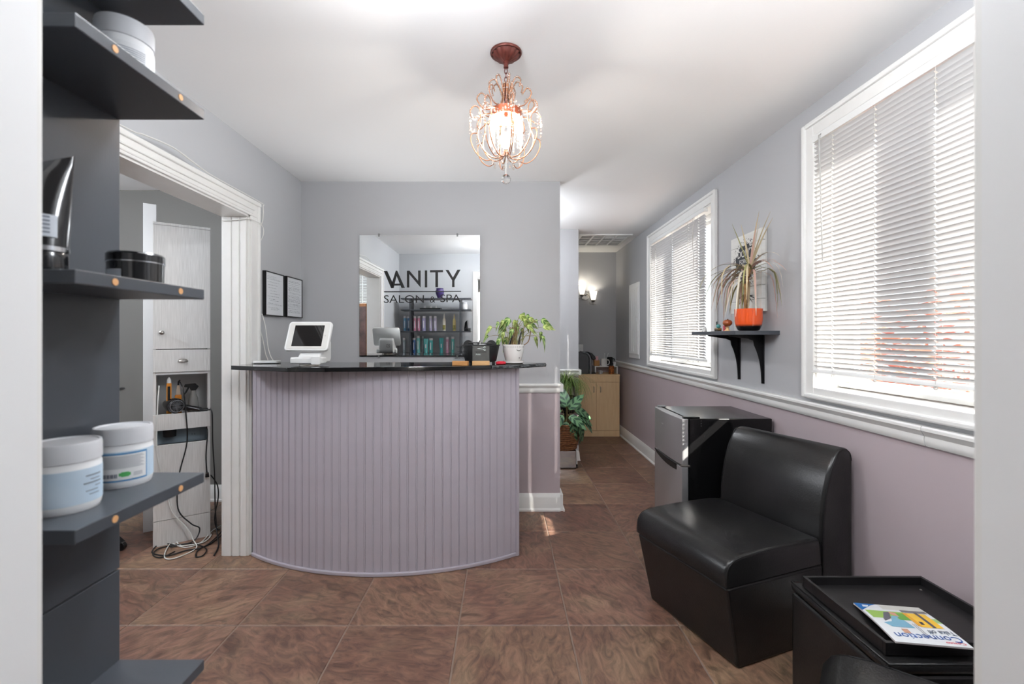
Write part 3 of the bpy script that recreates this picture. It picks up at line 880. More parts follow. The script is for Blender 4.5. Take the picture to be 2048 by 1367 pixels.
GZ = 1.122

# tablet register stand
ts = thing('tablet_register', 'white tablet register stand on the counter, screen tilted back', 'register', (-1.082, 2.53, GZ), math.radians(-2.5))
obj('foot', MB().lathe([(0, 0), (0.052, 0), (0.052, 0.004), (0.047, 0.007), (0, 0.007)], 32), M_chrome, ts, auto=40)
obj('base', MB().prism(rrect(0.18, 0.075, 0.014, cx=-0.005, cy=0.0), 0.009, 0.045), M_white, ts, bevel=0.008, seg=3)
obj('neck', MB().prism([(-0.035, 0.012), (0.10, 0.012), (0.118, 0.03), (0.118, 0.13), (0.085, 0.15), (0.02, 0.095), (-0.012, 0.07), (-0.035, 0.05)], -0.05, 0.075, 'X'), M_white, ts, bevel=0.01, seg=3)
obj('card_reader', MB().prism(rrect(0.05, 0.045, 0.006, cx=0.055, cy=0.028), -0.046, -0.036, 'Y'), M_white, ts, bevel=0.002)
tl = math.radians(-23)
def tilt(mb, c, a):
    R = Matrix.Rotation(a, 3, 'X')
    mb.v = [tuple(R @ Vector(p) + Vector(c)) for p in mb.v]
    return mb
tc_ = (-0.005, 0.005, 0.160)
obj('housing', tilt(MB().prism(rrect(0.245, 0.174, 0.018), -0.008, 0.012, 'Y'), tc_, tl), M_white, ts, bevel=0.004, seg=3)
obj('bezel', tilt(MB().prism(rrect(0.225, 0.154, 0.008), -0.0092, -0.008, 'Y'), tc_, tl), mat('tablet bezel', (224, 224, 220), 0.3), ts)
obj('screen', tilt(MB().prism(rrect(0.168, 0.126, 0.001), -0.0098, -0.0092, 'Y'), tc_, tl), mat('dark tablet glass', (22, 22, 24), 0.04, coat=0.5), ts)
obj('home_button', tilt(MB().cyl((0.097, -0.0096, 0), (0.097, -0.0092, 0), 0.005, n=16), tc_, tl), mat('button grey', (208, 208, 204), 0.3), ts)
mk = MB()
for a, b in ((0.014, 0.011),):
    o_ = rrect(2 * a, 2 * a, 0.004); i_ = rrect(2 * b, 2 * b, 0.0025)
    n = len(o_)
    mk.add([(0.034 + x, 0.1195, 0.078 + z) for x, z in o_] + [(0.034 + x, 0.1195, 0.078 + z) for x, z in i_], [(i, (i + 1) % n, n + (i + 1) % n, n + i) for i in range(n)])
mk.box(0.0305, 0.0375, 0.1185, 0.1195, 0.0745, 0.0815)
obj('emblem', mk, mat('dark grey emblem', (70, 72, 76), 0.5), ts)

# flat white router with its cables in the corner
ro = thing('router_box', 'flat white router box on the left end of the counter', 'router', (-1.405, 2.70, GZ), math.radians(8))
obj('case', MB().prism(rrect(0.135, 0.075, 0.01), 0.002, 0.016), M_white, ro, bevel=0.003)
obj('base_plate', MB().prism(rrect(0.125, 0.065, 0.008), 0, 0.002), M_blackp, ro)
wc = mat('white cable', (222, 222, 218), 0.5)
def cable(label, pts, r, m, group=None, n=6):
    o = obj('cable', MB().tube(spline(pts, 7), r, n), m, auto=0)
    return tag(o, label, 'cable', group)
cable('white cable dropping down the corner to the router', [(-1.476, 2.775, 1.42), (-1.462, 2.79, 1.34), (-1.452, 2.80, 1.22), (-1.43, 2.79, 1.16), (-1.405, 2.77, 1.135), (-1.40, 2.745, 1.13)], 0.0028, wc)
cable('second white cable hanging beside the doorway casing', [(-1.49, 2.768, 1.34), (-1.472, 2.775, 1.27), (-1.462, 2.79, 1.18), (-1.44, 2.775, 1.14), (-1.43, 2.745, 1.13)], 0.0028, wc)
cable('white cable clipped along the top of the doorway casing', [(-1.468, 1.25, 2.092), (-1.468, 1.75, 2.090), (-1.462, 1.85, 2.100), (-1.456, 2.0, 2.112), (-1.462, 2.15, 2.100), (-1.468, 2.3, 2.090), (-1.468, 2.74, 2.089), (-1.466, 2.768, 2.07), (-1.468, 2.77, 1.99), (-1.486, 2.77, 1.9), (-1.488, 2.77, 1.5), (-1.486, 2.77, 1.40)], 0.003, wc)
cable('thin white wire wrapped across the top of the door jamb', [(-1.64, 2.65, 1.955), (-1.56, 2.648, 1.958), (-1.49, 2.648, 1.966), (-1.465, 2.70, 1.962), (-1.464, 2.765, 1.945), (-1.466, 2.772, 1.90), (-1.486, 2.774, 1.86)], 0.0025, wc)

# ------------------------------------------------------------------ wall mirror with the salon's name
MC = (-0.621, YB - 0.012, 1.5815)
mr = thing('wall_mirror', 'square frameless wall mirror lettered in black above the counter', 'mirror', MC, math.radians(-0.44))
MW = 0.444
obj('glass', MB().box(-MW, MW, -0.003, 0.003, -0.4455, 0.4455), mat('silvered glass', (238, 240, 240), 0.0, 1.0), mr)
obj('glass_edge', MB().box(-MW - 0.001, MW + 0.001, 0.003, 0.004, -0.447, 0.447), mat('mirror edge', (150, 158, 158), 0.3), mr)
for x, z in ((-0.30, 0.4455), (0.278, 0.4455), (-0.30, -0.4455), (0.278, -0.4455)):
    s = 1 if z > 0 else -1
    obj('clip', MB().box(x - 0.006, x + 0.006, -0.007, 0.006, z, z + s * 0.012).box(x - 0.005, x + 0.005, -0.007, -0.0035, z - s * 0.010, z), mat('clear clip', (196, 198, 198), 0.15, trans=0.6), mr)
M_ink = mat('black vinyl lettering', (14, 14, 14), 0.5)
def mp(cx, cy):                                          # photo crop to mirror plane
    px = 700 + cx / 4.714; py = 450 + cy / 4.714
    return ((px - 1008) * 3.352 / 910 - MC[0], 1.28 - (py - 673) * 3.352 / 910 - MC[2])
def poly_letter(*polys):
    mb = MB()
    for P in polys:
        q = [mp(*p) for p in P]
        n = len(q)
        mb.add([(x, -0.0036, z) for x, z in q] + [(x, -0.0031, z) for x, z in q], [tuple(range(n)), tuple(range(2 * n - 1, n - 1, -1))] + [(i, (i + 1) % n, n + (i + 1) % n, n + i) for i in range(n)])
    return obj('letter', mb, M_ink, mr)
poly_letter([(320, 433), (352, 432), (411, 560), (396, 594), (388, 594)])
poly_letter([(396, 594), (386, 575), (432, 430), (446, 430), (519, 592), (487, 593), (440, 480), (412, 594)], [(418, 552), (476, 551), (484, 569), (412, 570)])
poly_letter([(537, 430), (560, 462), (560, 588), (537, 588)], [(537, 430), (562, 430), (667, 553), (667, 588), (643, 560), (560, 462)], [(643, 428), (667, 428), (667, 553), (643, 525)])
poly_letter([(706, 427), (729, 427), (729, 587), (706, 587)])
poly_letter([(755, 425), (878, 423), (878, 444), (755, 446)], [(806, 444), (831, 444), (831, 585), (806, 585)])
poly_letter([(901, 423), (930, 423), (975, 500), (986, 520), (986, 583), (963, 584), (963, 520)], [(1013, 421), (1043, 420), (986, 522), (968, 500)])
obj('underline', MB().add([(*mp(322, 623)[:1], -0.0036, mp(322, 623)[1])] + [(mp(a, b)[0], -0.0036, mp(a, b)[1]) for a, b in ((1048, 620), (1048, 629), (322, 633))], [(0, 1, 2, 3)]), M_ink, mr)
for word, a, b, y0, y1 in (('SALON', 320, 698, 733, 660), ('&', 755, 805, 730, 672), ('SPA', 852, 1043, 726, 653)):
    p0 = mp(a, y0); p1 = mp(b, y1)
    obj('lettering', text_mb(word, p1[0] - p0[0], p1[1] - p0[1], (p0[0], -0.0031, p0[1]), (1, 0, 0), (0, 0, 1), (0, -1, 0)), M_ink, mr)

# framed certificates on the left wall
def certificate(label, y0, y1, z0, z1, seed):
    t = thing('framed_certificate', label, 'picture frame', (XL, (y0 + y1) / 2, z0), math.pi / 2, 'certificates on the left wall')
    w, h = y1 - y0, z1 - z0                              # local x -> +Y world, local -y -> +X world
    f = 0.006; d = 0.022
    obj('frame', MB().box(-w / 2, -w / 2 + f, -d, 0, 0, h).box(w / 2 - f, w / 2, -d, 0, 0, h).box(-w / 2 + f, w / 2 - f, -d, 0, 0, f).box(-w / 2 + f, w / 2 - f, -d, 0, h - f, h), M_blackp, t)
    pa = obj('paper', MB().box(-w / 2 + f, w / 2 - f, -d + 0.004, -0.002, f, h - f), mat('certificate paper', (226, 230, 234), 0.35), t)
    pr = random.Random(seed)
    mb = MB()
    z = h - 0.03
    while z > 0.025:
        x = -w / 2 + 0.018 + (pr.random() * 0.05 if seed == 1 else pr.random() * 0.01)
        end = w / 2 - 0.018 - pr.random() * (0.09 if seed == 1 else 0.03)
        while x < end:
            l = pr.uniform(0.01, 0.04)
            mb.box(x, min(x + l, end), -d + 0.0036, -d + 0.004, z, z + pr.choice((0.0012, 0.0016, 0.0024)))
            x += l + 0.006
        z -= pr.choice((0.007, 0.009, 0.018)) if seed == 1 else pr.choice((0.006, 0.008, 0.008, 0.012))
    obj('print', mb, mat('certificate print', (150, 155, 162), 0.6), pa)
certificate('black framed certificate with sparse print, nearer the doorway', 2.822, 3.056, 1.413, 1.692, 1)
certificate('black framed certificate with dense print, nearer the corner', 3.098, 3.335, 1.416, 1.695, 2)

# ------------------------------------------------------------------ things on the right end of the counter
M_wood = mat('pale beech wood', (206, 166, 116), 0.5, noise=(30, (190, 146, 96), 0.6), stretch=(1, 8, 8))
M_wood2 = mat('brown beech wood', (190, 138, 84), 0.5, noise=(30, (172, 120, 70), 0.6), stretch=(1, 8, 8))
def acrylic_sign(label, loc, rot, w, h, mw):
    t = thing('acrylic_sign', label, 'sign', loc, rot)
    obj('wood_base', MB().box(-w / 2 - 0.001, w / 2 + 0.001, -0.015, 0.015, 0, 0.024), mw, t, bevel=0.002)
    obj('plate', MB().prism(rrect(w, h, 0.004, cx=0, cy=0.02 + h / 2), -0.0015, 0.0015, 'Y'), M_acr, t)
    return t
s1 = acrylic_sign('clear acrylic sign with white scissors on a pale wood base', (-0.128, 2.522, GZ), 0.0, 0.094, 0.088, M_wood)
M_wink = mat('white print', (226, 240, 236), 0.5)
M_dink = mat('dark script print', (30, 30, 32), 0.5)
sc = MB()
def tf(pts, r, mb, y=-0.0022):
    mb.tube([(x, y, z) for x, z in pts], r, 5)
def ring(cx, cz, a, b, rot, n=14):
    return [(cx + a * math.cos(t) * math.cos(rot) - b * math.sin(t) * math.sin(rot), cz + a * math.cos(t) * math.sin(rot) + b * math.sin(t) * math.cos(rot)) for t in [2 * math.pi * k / n for k in range(n + 1)]]
tf(ring(0.020, 0.100, 0.0055, 0.0036, 0.5), 0.0008, sc)
tf(ring(0.020, 0.086, 0.0055, 0.0036, -0.5), 0.0008, sc)
tf([(0.015, 0.097), (-0.020, 0.092)], 0.0007, sc)
tf([(0.015, 0.089), (-0.020, 0.0925)], 0.0007, sc)
obj('scissors_print', sc, M_wink, s1)
def scribble(x0, x1, z, amp, seed, r=0.0006, y=-0.0022):
    q = random.Random(seed)
    mb = MB()
    n = int((x1 - x0) / 0.0026)
    pts = [(x0 + (x1 - x0) * k / n, y, z + (amp if k % 2 else -amp) * q.uniform(0.4, 1.0)) for k in range(n + 1)]
    mb.tube(spline(pts, 3), r, 5)
    return mb
obj('script_print', scribble(-0.030, 0.034, 0.074, 0.006, 1), M_dink, s1)
obj('script_print', scribble(-0.028, -0.002, 0.060, 0.005, 2), M_wink, s1)
s2 = acrylic_sign('clear acrylic sign reading by appointment on a brown wood base', (-0.240, 2.512, GZ), math.radians(-14), 0.086, 0.088, M_wood2)
obj('script_print', scribble(-0.024, 0.030, 0.100, 0.007, 3), M_dink, s2)
obj('script_print', scribble(-0.018, 0.034, 0.076, 0.006, 4), M_dink, s2)
obj('lettering', text_mb("IT'S BY", 0.046, 0.0105, (-0.016, -0.0016, 0.052), (1, 0, 0), (0, 0, 1), (0, -1, 0)), M_dink, s2)
obj('lettering', text_mb('APPOINTMENT', 0.068, 0.0095, (-0.034, -0.0016, 0.034), (1, 0, 0), (0, 0, 1), (0, -1, 0)), M_dink, s2)
obj('heart_print', MB().prism([(-0.025, 0.053), (-0.021, 0.058), (-0.0225, 0.061), (-0.025, 0.0595), (-0.0275, 0.061), (-0.029, 0.058)], -0.0022, -0.0016, 'Y'), M_dink, s2)
bk = thing('black_basket', 'black plastic caddy basket with round lug handles', 'basket', (-0.137, 2.68, GZ))
M_bask = mat('matt black plastic', (30, 31, 33), 0.45)
vs, fs = [], []
prof = [(0.0, 0.012, 0.85), (0.085, 0.012, 0.85), (0.092, 0.018, 0.86), (0.106, 0.085, 0.9), (0.109, 0.104, 0.9), (0.115, 0.106, 0.9), (0.115, 0.112, 0.9), (0.105, 0.110, 0.88), (0.09, 0.022, 0.84), (0.0, 0.020, 0.84)]
nn = 40
for r, z, k in prof:
    for i in range(nn):
        a = 2 * math.pi * i / nn
        c, s_ = math.cos(a), math.sin(a)
        e = 0.6
        vs.append((r * math.copysign(abs(c) ** e, c), 0.72 * r * math.copysign(abs(s_) ** e, s_), z))
for j in range(len(prof) - 1):
    for i in range(nn):
        fs.append((j * nn + i, j * nn + (i + 1) % nn, (j + 1) * nn + (i + 1) % nn, (j + 1) * nn + i))
obj('bowl', MB().add(vs, fs), M_bask, bk, auto=50)
for x in (-0.06, 0.075):
    for y in (-0.04, 0.04):
        obj('foot', MB().cyl((x, y, 0), (x, y, 0.014), 0.008, n=10), M_bask, bk)
for x in (-0.068, 0.064):
    q = [(x + 0.031 * math.cos(t), 0.105 + 0.034 * math.sin(t)) for t in [math.pi * k / 12 for k in range(13)]]
    obj('lug', MB().prism(q, -0.062, -0.056, 'Y'), M_bask, bk)
    obj('lug_hole', MB().cyl((x, -0.0627, 0.126), (x, -0.0617, 0.126), 0.005, n=14), M_blackp, bk)
obj('handle', MB().tube([(-0.068, -0.066, 0.124), (0.064, -0.066, 0.120)], 0.0035, 8), M_blackp, bk)
obj('tie', MB().box(-0.002, 0.001, -0.07, -0.062, 0.110, 0.128).box(-0.006, 0.026, -0.07, -0.066, 0.113, 0.117), M_white, bk)
rd = thing('red_puck', 'round red plastic lid lying beside the white pot', 'lid', (-0.018, 2.628, GZ), 0.2)
obj('disc', MB().lathe([(0, 0), (0.026, 0), (0.030, 0.003), (0.030, 0.011), (0.026, 0.014), (0, 0.014)], 28), mat('red plastic', (206, 40, 60), 0.3), rd, auto=40)
obj('rib', MB().lathe([(0.018, 0.0138), (0.019, 0.0155), (0.021, 0.0155), (0.022, 0.0138)], 28), mat('red plastic', (206, 40, 60), 0.3), rd, auto=40)

# leaf shapes: local x from stalk to tip, y across
def leaf_mesh(name, prof, fold=0.15, droop=0.25, L=1.0):
    """prof: half widths along the length"""
    n = len(prof)
    vs, fs = [], []
    for i, w in enumerate(prof):
        x = L * i / (n - 1)
        z0 = -droop * x * x / L
        for k in (-1, -0.5, 0, 0.5, 1):
            vs.append((x, w * k, z0 + fold * abs(w * k) * (1.0 if abs(k) < 0.7 else 0.8)))
    for i in range(n - 1):
        for k in range(4):
            a = i * 5 + k
            fs.append((a, a + 5, a + 6, a + 1))
    return MB().add(vs, fs).data(name, True)
def leaf_mat(name, dark, light, freq, slope, thr=0.0, midrib=0.06):
    """veined leaf: herringbone pattern in the leaf's own coordinates"""
    m = mat(name, dark, 0.42)
    nt = m.node_tree
    L_ = nt.links.new
    N = nt.nodes.new
    b = nt.nodes['Principled BSDF']
    tcn = N('ShaderNodeTexCoord'); sp = N('ShaderNodeSeparateXYZ')
    L_(tcn.outputs['Object'], sp.inputs[0])
    ab = N('ShaderNodeMath'); ab.operation = 'ABSOLUTE'; L_(sp.outputs[1], ab.inputs[0])
    ml = N('ShaderNodeMath'); ml.operation = 'MULTIPLY_ADD'; ml.inputs[1].default_value = -slope; L_(ab.outputs[0], ml.inputs[0]); L_(sp.outputs[0], ml.inputs[2])
    fr = N('ShaderNodeMath'); fr.operation = 'MULTIPLY'; fr.inputs[1].default_value = freq; L_(ml.outputs[0], fr.inputs[0])
    sn = N('ShaderNodeMath'); sn.operation = 'SINE'; L_(fr.outputs[0], sn.inputs[0])
    rg = N('ShaderNodeMapRange'); rg.inputs[1].default_value = thr - 0.35; rg.inputs[2].default_value = thr + 0.35; L_(sn.outputs[0], rg.inputs[0])
    lt = N('ShaderNodeMath'); lt.operation = 'LESS_THAN'; lt.inputs[1].default_value = midrib; L_(ab.outputs[0], lt.inputs[0])
    mxm = N('ShaderNodeMath'); mxm.operation = 'MAXIMUM'; L_(rg.outputs[0], mxm.inputs[0]); L_(lt.outputs[0], mxm.inputs[1])
    mx = N('ShaderNodeMix'); mx.data_type = 'RGBA'
    mx.inputs[6].default_value = rgb(*dark); mx.inputs[7].default_value = rgb(*light)
    L_(mxm.outputs[0], mx.inputs[0]); L_(mx.outputs[2], b.inputs['Base Color'])
    return m
def place_leaf(me, m, parent, base, direction, normal, scale):
    x = Vector(direction).normalized()
    z = Vector(normal)
    z = (z - x * z.dot(x)).normalized()
    y = z.cross(x)
    o = obj('leaf', me, None, parent)
    if len(me.materials) == 0: me.materials.append(m)
    o.rotation_mode = 'QUATERNION'
    o.rotation_quaternion = Matrix((x, y, z)).transposed().to_quaternion()
    o.location = base
    o.scale = (scale, scale, scale)
    return o

# potted arrowhead plant
PX, PY = 0.056, 2.715
po = thing('potted_arrowhead_plant', 'leafy green arrowhead plant in a white face pot on the counter', 'plant', (PX, PY, GZ))
M_cer = mat('white glazed ceramic', (236, 234, 231), 0.15, coat=0.4)
sau = obj('saucer', MB().lathe([(0, 0), (0.052, 0), (0.060, 0.004), (0.062, 0.015), (0.058, 0.016), (0.055, 0.007), (0, 0.006)], 36), M_cer, po, auto=40)
pot = obj('pot', MB().lathe([(0, 0.012), (0.043, 0.012), (0.047, 0.016), (0.056, 0.045), (0.0625, 0.08), (0.064, 0.112), (0.0605, 0.112), (0.059, 0.08), (0, 0.08)], 40), M_cer, po, auto=40)
obj('soil', MB().lathe([(0.0595, 0.098), (0.03, 0.101), (0, 0.102)], 24), mat('dark soil', (62, 48, 38), 0.9, bump=(80, 0.8)), po, auto=60)
pat = MB()
for k in range(13):
    a = math.radians(200 + k * 11)
    for s_ in (-1, 1):
        p = [(0.0646 * math.cos(a + t), 0.0646 * math.sin(a + t), 0.098 + s_ * z) for t, z in ((0.0, 0.0), (0.035, 0.004), (0.055, 0.0045))]
        pat.tube(p, 0.0007, 5)
obj('pattern', pat, M_dink, pot)
eye = MB()
for k in range(9):
    a = math.radians(286 + k * 3.4)
    dz = 0.0055 * (abs(k - 4) / 4) ** 2
    eye.tube([(0.0628 * math.cos(a), 0.0628 * math.sin(a), 0.078 + dz), (0.0634 * math.cos(a), 0.0634 * math.sin(a), 0.072 + dz * 1.4)], 0.0006, 5)
lidp = [(0.063 * math.cos(math.radians(285 + k * 3.6)), 0.063 * math.sin(math.radians(285 + k * 3.6)), 0.0775 + 0.0055 * (abs(k - 4) / 4) ** 2) for k in range(9)]
eye.tube(lidp, 0.0008, 5)
obj('eyelash', eye, M_dink, pot)
obj('pot_mark', MB().lathe([(0.0535, 0.030), (0.0553, 0.038)], 3, (0, 0, 0), math.radians(306), math.radians(310)), M_dink, pot)
M_syn = leaf_mat('arrowhead leaf', (88, 128, 62), (172, 196, 120), 260.0, 0.9, 0.2, 0.0025)
M_syn2 = leaf_mat('young arrowhead leaf', (134, 160, 76), (192, 206, 128), 260.0, 0.9, 0.2, 0.0025)
syn = leaf_mesh('arrowhead_leaf', [0.006, 0.021, 0.0255, 0.025, 0.0215, 0.016, 0.009, 0.0008], 0.22, 2.6, 0.062)
syn2 = syn.copy()
M_stem = mat('plant stem', (128, 134, 84), 0.6, noise=(30, (150, 118, 84), 0.8))
pr = random.Random(11)
# (x, z) where each leaf sits relative to the pot, from the photograph, y chosen freely
spots = [(-0.128, 0.215, -0.6), (-0.150, 0.160, -0.9), (-0.085, 0.245, -0.4), (-0.055, 0.250, 0.2), (-0.045, 0.215, -0.3), (-0.02, 0.265, 0.1), (0.0, 0.255, 0.4), (0.01, 0.235, -0.2),
         (0.03, 0.25, 0.8), (0.035, 0.285, 0.3), (0.055, 0.30, -0.3), (0.075, 0.285, 0.6), (0.09, 0.265, 0.9), (0.06, 0.23, 0.2), (0.045, 0.205, 0.5), (0.08, 0.225, -0.1), (0.13, 0.255, 0.3),
         (0.165, 0.260, 0.2), (0.175, 0.215, 0.9), (0.155, 0.185, 0.6), (0.165, 0.160, 0.3), (0.125, 0.155, 0.9), (-0.03, 0.15, -0.5), (-0.075, 0.145, -0.4), (-0.055, 0.185, -0.8), (0.0, 0.20, 0.1), (0.02, 0.215, -0.6), (0.06, 0.262, -0.5), (0.1, 0.235, 0.4)]
for k, (x, z, bend) in enumerate(spots):
    y = pr.uniform(-0.05, 0.05)
    base = Vector((pr.uniform(-0.02, 0.02) + (0.03 if x > 0.09 else (-0.03 if x < -0.06 else 0)), pr.uniform(-0.015, 0.015), 0.10))
    tip = Vector((x, y, z))
    mid = base.lerp(tip, 0.55) + Vector((x * -0.15, 0, 0.03))
    obj('stem', MB().tube(spline([base, mid, tip], 5), [0.0022 - 0.0012 * i / 10 for i in range(11)], 5), M_stem, po, auto=0)
    dx = 1 if x > 0.03 else (-1 if x < -0.02 else pr.choice((-1, 1)))
    place_leaf(syn if k % 3 else syn2, M_syn if k % 3 else M_syn2, po, tip, (dx * 0.9 + pr.uniform(-0.3, 0.3), pr.uniform(-0.5, 0.1), pr.uniform(-0.65, 0.25)), (pr.uniform(-0.4, 0.4), -0.75, pr.uniform(0.15, 0.9)), pr.uniform(0.55, 0.86))
for k in range(5):
    x = -0.012 + 0.006 * k
    obj('stalk', MB().tube(spline([(x, pr.uniform(-0.01, 0.01), 0.10), (x + pr.uniform(-0.004, 0.004), 0, 0.15), (x + pr.uniform(-0.012, 0.012), 0, 0.215)], 5), 0.0035, 6), mat('woody stalk', (150, 120, 84), 0.7, noise=(60, (110, 84, 58), 1.0)), po, auto=0)
obj('stalk', MB().tube(spline([(0.045, 0, 0.10), (0.085, -0.01, 0.125), (0.098, -0.01, 0.165), (0.105, 0, 0.205)], 5), 0.003, 6), MATS['woody stalk'], po, auto=0)
for label, pts, r in (('black pen stuck in the arrowhead plant pot', [(PX + 0.028, PY - 0.02, GZ + 0.10), (PX + 0.046, PY - 0.02, GZ + 0.19)], 0.005),
                      ('black brush handle leaning in the arrowhead plant pot', [(PX - 0.028, PY - 0.02, GZ + 0.10), (PX - 0.008, PY - 0.02, GZ + 0.165)], 0.0055)):
    t = thing('pen', label, 'pen', pts[0])
    a = Vector(pts[0]); d = Vector(pts[1]) - a
    obj('barrel', MB().cyl((0, 0, 0), d * 0.9, r, r * 0.9, 10), M_gloss, t, auto=40)
    obj('tip', MB().cyl(d * 0.9, d, r * 0.8, r * 0.5, 10), M_blackp, t, auto=40)

# ------------------------------------------------------------------ waiting corner: benches, ottoman, tray, magazine
def bench(label, loc, rot, L):
    t = thing('leather_bench', label, 'bench', loc, rot, 'black leather benches')
    h = L / 2
    obj('base', MB().add([(-h + 0.012, 0.0, 0), (h - 0.012, 0.0, 0), (h - 0.012, 0.46, 0), (-h + 0.012, 0.46, 0), (-h, -0.07, 0.328), (h, -0.07, 0.328), (h, 0.46, 0.328), (-h, 0.46, 0.328)],
                         [(0, 3, 2, 1), (4, 5, 6, 7), (0, 1, 5, 4), (1, 2, 6, 5), (2, 3, 7, 6), (3, 0, 4, 7)]), M_leather, t, bevel=0.012, seg=3)
    # padded seat: rounded cross-section, slightly domed
    prof = [(-0.074, 0.334), (-0.078, 0.36), (-0.074, 0.395), (-0.058, 0.422), (-0.03, 0.437), (0.02, 0.444), (0.2, 0.448), (0.38, 0.444), (0.44, 0.436), (0.447, 0.41), (0.447, 0.334)]
    def sweep(prof, h, r, name):
        vs, fs = [], []
        xs = [(-h, 1.0), (-h + r * 0.12, 0.45), (-h + r * 0.45, 0.12), (-h + r, 0.0), (h - r, 0.0), (h - r * 0.45, 0.12), (h - r * 0.12, 0.45), (h, 1.0)]
        cy = sum(p[0] for p in prof) / len(prof); z0 = min(p[1] for p in prof); zc = max(p[1] for p in prof)
        n = len(prof)
        for x, k in xs:
            for y, z in prof:
                q = (z - z0) / (zc - z0)
                vs.append((x, y + (cy - y) * 0.0 + math.copysign(min(abs(cy - y), r * k), cy - y) * (0.9 if q > 0.15 else 0.3), z - r * k * 0.8 * q))
        for i in range(len(xs) - 1):
            for j in range(n):
                j2 = (j + 1) % n
                fs.append((i * n + j, (i + 1) * n + j, (i + 1) * n + j2, i * n + j2))
        fs += [tuple(range(n)), tuple(range(len(vs) - 1, len(vs) - n - 1, -1))]
        return MB().add(vs, fs), vs[n:2 * n], vs[-2 * n:-n]
    st, e0, e1 = sweep(prof, h + 0.002, 0.016, 'seat')
    so = obj('seat', st, M_leather, t, auto=60)
    bprof_ = [(0.452, 0.0), (0.452, 0.30), (0.455, 0.50), (0.474, 0.62), (0.502, 0.71), (0.535, 0.768), (0.565, 0.793), (0.595, 0.803), (0.622, 0.798), (0.642, 0.78), (0.65, 0.75), (0.65, 0.4), (0.65, 0.0)]
    bk_, e2, e3 = sweep(bprof_, h, 0.018, 'backrest')
    bo = obj('backrest', bk_, M_leather, t, auto=60)
    M_seam = mat('leather seam', (14, 14, 15), 0.5)
    for e, par in ((e0, so), (e1, so), (e2[1:-2], bo), (e3[1:-2], bo)):
        obj('seam', MB().tube(spline(e, 3), 0.0017, 5), M_seam, par, auto=0)
    return t
bench('black leather bench with curved backrest beside the small fridge', (0.809, 1.987, 0), math.atan2(-0.934, 0.358), 0.534)
bench('black leather bench in the lower right corner before the ottoman', (0.930 - 0.22 * 0.64, 1.196 - 0.22 * 0.77, 0), math.atan2(-0.77, -0.64), 0.44)
ot = thing('leather_ottoman', 'black leather cube ottoman carrying a tray', 'ottoman', (1.205, 1.37, 0), 0)
obj('body', MB().box(-0.215, 0.215, -0.2, 0.2, 0.0, 0.405), M_leather, ot, bevel=0.012, seg=3)
obj('lid', MB().box(-0.217, 0.217, -0.202, 0.202, 0.408, 0.438), M_leather, ot, bevel=0.012, seg=3)
obj('piping', MB().tube([(-0.213, -0.198, 0.436), (0.213, -0.198, 0.436), (0.213, 0.198, 0.436), (-0.213, 0.198, 0.436)], 0.004, 6, True), M_leather, ot, auto=0)
ty = thing('serving_tray', 'black wooden tray with raised rim on the ottoman', 'tray', (1.205, 1.366, 0.441), 0)
M_tray = mat('black stained wood', (22, 21, 22), 0.38, noise=(10, (38, 37, 38), 0.5), stretch=(1, 14, 1))
hx, hy = 0.2, 0.168
obj('tray_floor', MB().box(-hx + 0.01, hx - 0.01, -hy + 0.01, hy - 0.01, 0.0, 0.008), M_tray, ty)
for a in ((-hx, hx, -hy, -hy + 0.01), (-hx, hx, hy - 0.01, hy), (-hx, -hx + 0.01, -hy + 0.01, hy - 0.01), (hx - 0.01, hx, -hy + 0.01, hy - 0.01)):
    obj('rim', MB().box(a[0], a[1], a[2], a[3], 0.0, 0.034), M_tray, ty, bevel=0.001)
obj('stud', MB().lathe([(0, 0.0095), (0.003, 0.009), (0.004, 0.008)], 12, (0.165, 0.13, 0)), M_chrome, ty, auto=40)
# magazine: far edge on the tray floor, near edge resting over the rim; printed cover
A = Vector((1.084, 1.412, 0.4505)); B = Vector((1.262, 1.386, 0.4505))
D_ = Vector((1.024, 1.190, 0.4795)); E_ = Vector((1.202, 1.164, 0.4795))
mg = thing('magazine', 'glossy magazine with a yellow suitcase cover lying on the tray', 'magazine', (1.14, 1.288, 0.4505))
mloc = Vector((1.14, 1.288, 0.4505))
def mpt(u, v, n=0.0):                                    # u across (0 left .. 1 right in the photo), v from far to near
    p = A.lerp(B, u).lerp(D_.lerp(E_, u), v) - mloc
    p.z += n + 0.004 * math.sin(math.pi * v)
    return p
def mpatch(pts, n):
    mb = MB()
    k = len(pts)
    mb.add([mpt(u, v, n) for u, v in pts], [tuple(range(k))])
    return mb
def mgrid(n0, n1, u0=0, u1=1, v0=0, v1=1, k=8):
    vs, fs = [], []
    for n in (n0, n1):
        for i in range(k + 1):
            for u in (u0, u1):
                vs.append(mpt(u, v0 + (v1 - v0) * i / k, n))
    o = 2 * (k + 1)
    for i in range(k):
        a = 2 * i
        fs += [(a, a + 2, a + 3, a + 1), (o + a, o + a + 1, o + a + 3, o + a + 2), (a, o + a, o + a + 2, a + 2), (a + 1, a + 3, o + a + 3, o + a + 1)]
    fs += [(0, 1, o + 1, o), (2 * k, o + 2 * k, o + 2 * k + 1, 2 * k + 1)]
    return MB().add(vs, fs)
obj('pages', mgrid(0.0, 0.004), mat('magazine pages', (214, 206, 204), 0.6), mg)
cv = obj('cover', mgrid(0.004, 0.0046), mat('glossy cover', (226, 230, 232), 0.2), mg)
def cp(name, col, pts, n):
    obj(name, mpatch(pts, n), mat('print %d %d %d' % col, col, 0.25), cv)
